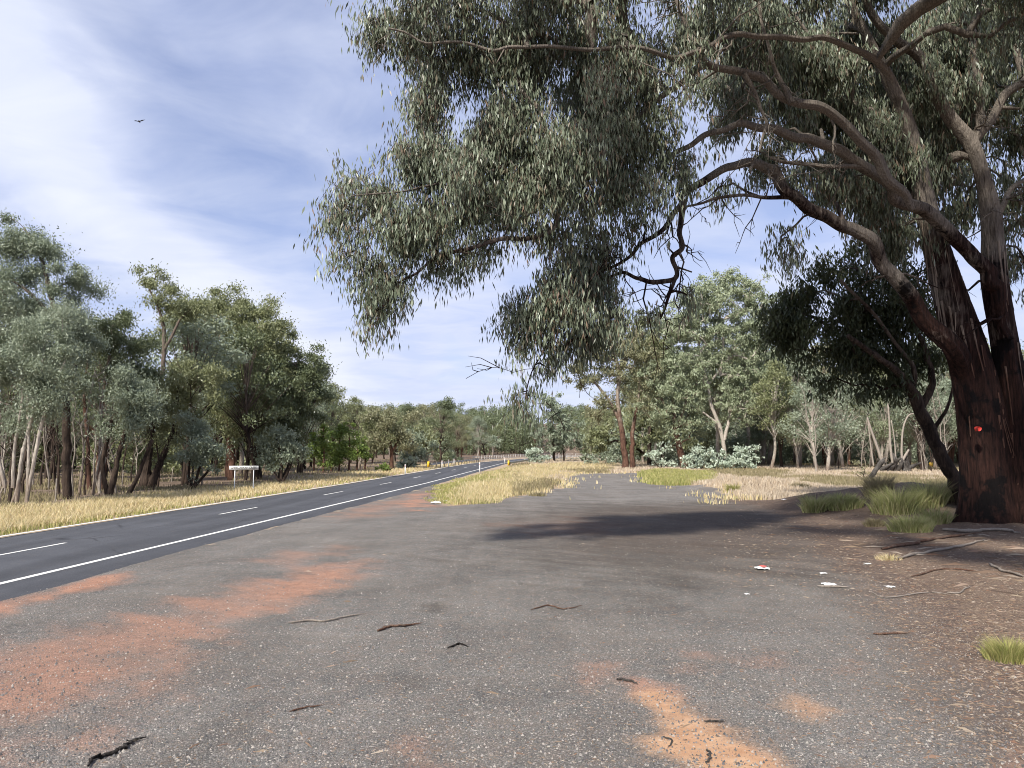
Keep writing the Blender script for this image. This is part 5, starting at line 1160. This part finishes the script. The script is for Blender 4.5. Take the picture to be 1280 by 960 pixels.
# gravel, leaves and bark chips lying loose
def chips(name, n, xr, yr, seed, size, mat, label, fn, flat=0.25, asp=0.6):
    X, Y, r_ = sample(n, xr, yr, seed, fn); k = len(X); Z = terrain(X, Y)
    a = r_.random(k)*2*pi; L = size*(0.5+1.2*r_.random(k)**2); Wd = L*asp*(0.6+0.8*r_.random(k)); H = L*flat*(0.6+0.8*r_.random(k))
    ux, uy = np.cos(a), np.sin(a)
    def pt(l, w, h): return np.stack([X+ux*L*l-uy*Wd*w, Y+uy*L*l+ux*Wd*w, Z+0.002+H*h], -1)
    V = np.stack([pt(-.5, -.1, 0), pt(-.05, -.5, 0), pt(.5, .1, 0), pt(.05, .5, 0), pt(0, 0, 1.0)], 1).reshape(-1, 3); q = np.arange(k)*5
    T = np.concatenate([np.stack([q+i_, q+(i_+1) % 4, q+4], -1) for i_ in range(4)])
    return tag(obj(name, mesh_from(name, V, [T], M[mat])), label, name.replace('_', ' '), kind='stuff')
def chip_mat(key, name, cols):
    M[key] = grass_mat(name, cols)
chip_mat('stones', 'loose_stones', [(0.10, 0.10, 0.10), (0.18, 0.175, 0.17), (0.22, 0.21, 0.20), (0.13, 0.12, 0.12), (0.28, 0.26, 0.24), (0.45, 0.41, 0.36)])
chip_mat('dleaf', 'dry_leaves', [(0.30, 0.22, 0.15), (0.18, 0.11, 0.08), (0.42, 0.34, 0.25), (0.10, 0.07, 0.055), (0.50, 0.42, 0.33), (0.26, 0.15, 0.10), (0.20, 0.15, 0.11)])
inlay = lambda X, Y: sstep(-0.2, 0.6, polydist(X, Y, LAYBY))
chips('loose_stones', 40000, (-60, 1340), (640, 985), 401, 0.019, 'stones', 'small loose stones over the lay-by', lambda X, Y: inlay(X, Y)*(0.3+0.9*fbm(X*1.5, Y*1.5, 5)), 0.55, 0.8)
chips('dry_leaves', 20000, (-60, 1340), (630, 985), 402, 0.030, 'dleaf', 'fallen dry leaves and bark chips over the lay-by', lambda X, Y: inlay(X, Y)*(0.2+1.0*fbm(X*.9, Y*.9, 6)*sstep(-8, 6, X)+0.05), 0.16, 0.26)
chips('leaf_litter', 60000, (900, 1400), (624, 985), 403, 0.062, 'dleaf', 'shed bark and leaf litter around the big gum', lambda X, Y: ground_masks(X, Y)[4]*(0.3+1.0*fbm(X*2, Y*2, 3))*np.clip(Y/14, 0.25, 1), 0.12, 0.16)

chips('twig_litter', 3000, (930, 1400), (640, 940), 404, 0.42, 'dleaf', 'fallen twigs and bark ribbons strewn around the big gum', lambda X, Y: sstep(1.1, 0.4, np.sqrt(((X-15.5)/8.5)**2+((Y-19)/12.0)**2)+0.4*(fbm(X, Y, 3)-.5)), 0.06, 0.05)
chips('lay_by_twigs', 260, (200, 1340), (650, 985), 405, 0.13, 'dleaf', 'small twigs and bark scraps dropped over the lay-by', lambda X, Y: inlay(X, Y)*sstep(-10, 5, X), 0.08, 0.09)

# ---- bird
b = P(174, 152, 60.0)
be = empty('bird', b, 'dark bird gliding high in the sky at the upper left', 'bird')
mb = MB(); mb.tube(spline([(-0.0, -0.30, 0), (0, -0.12, 0.02), (0, 0.1, 0), (0, 0.38, -0.01)], 4), [0.03, .06, .08, .09, .1, .1, .09, .08, .07, .05, .05, .06, .03][:13], 8)
V = [(0, -.1, .03), (-.35, -.16, .06), (-.62, 0.0, .0), (-.34, .12, .03), (0, .16, .02), (.34, -.12, .22), (.66, .05, .34), (.32, .14, .18)]
V2 = [(x, y, z-0.015) for x, y, z in V]
Q = [[0, 1, 3, 4], [0, 4, 7, 5]]; T = [[1, 2, 3], [5, 7, 6]]
mb.add(V+V2, Q+[[a+8 for a in q[::-1]] for q in Q], T+[[a+8 for a in q[::-1]] for q in T])
bo = obj('body', mb.mesh('body', M['feather'], True), be); bo.rotation_euler = (0.15, 0.06, 0.2); be.scale = (0.68, 0.68, 0.68)
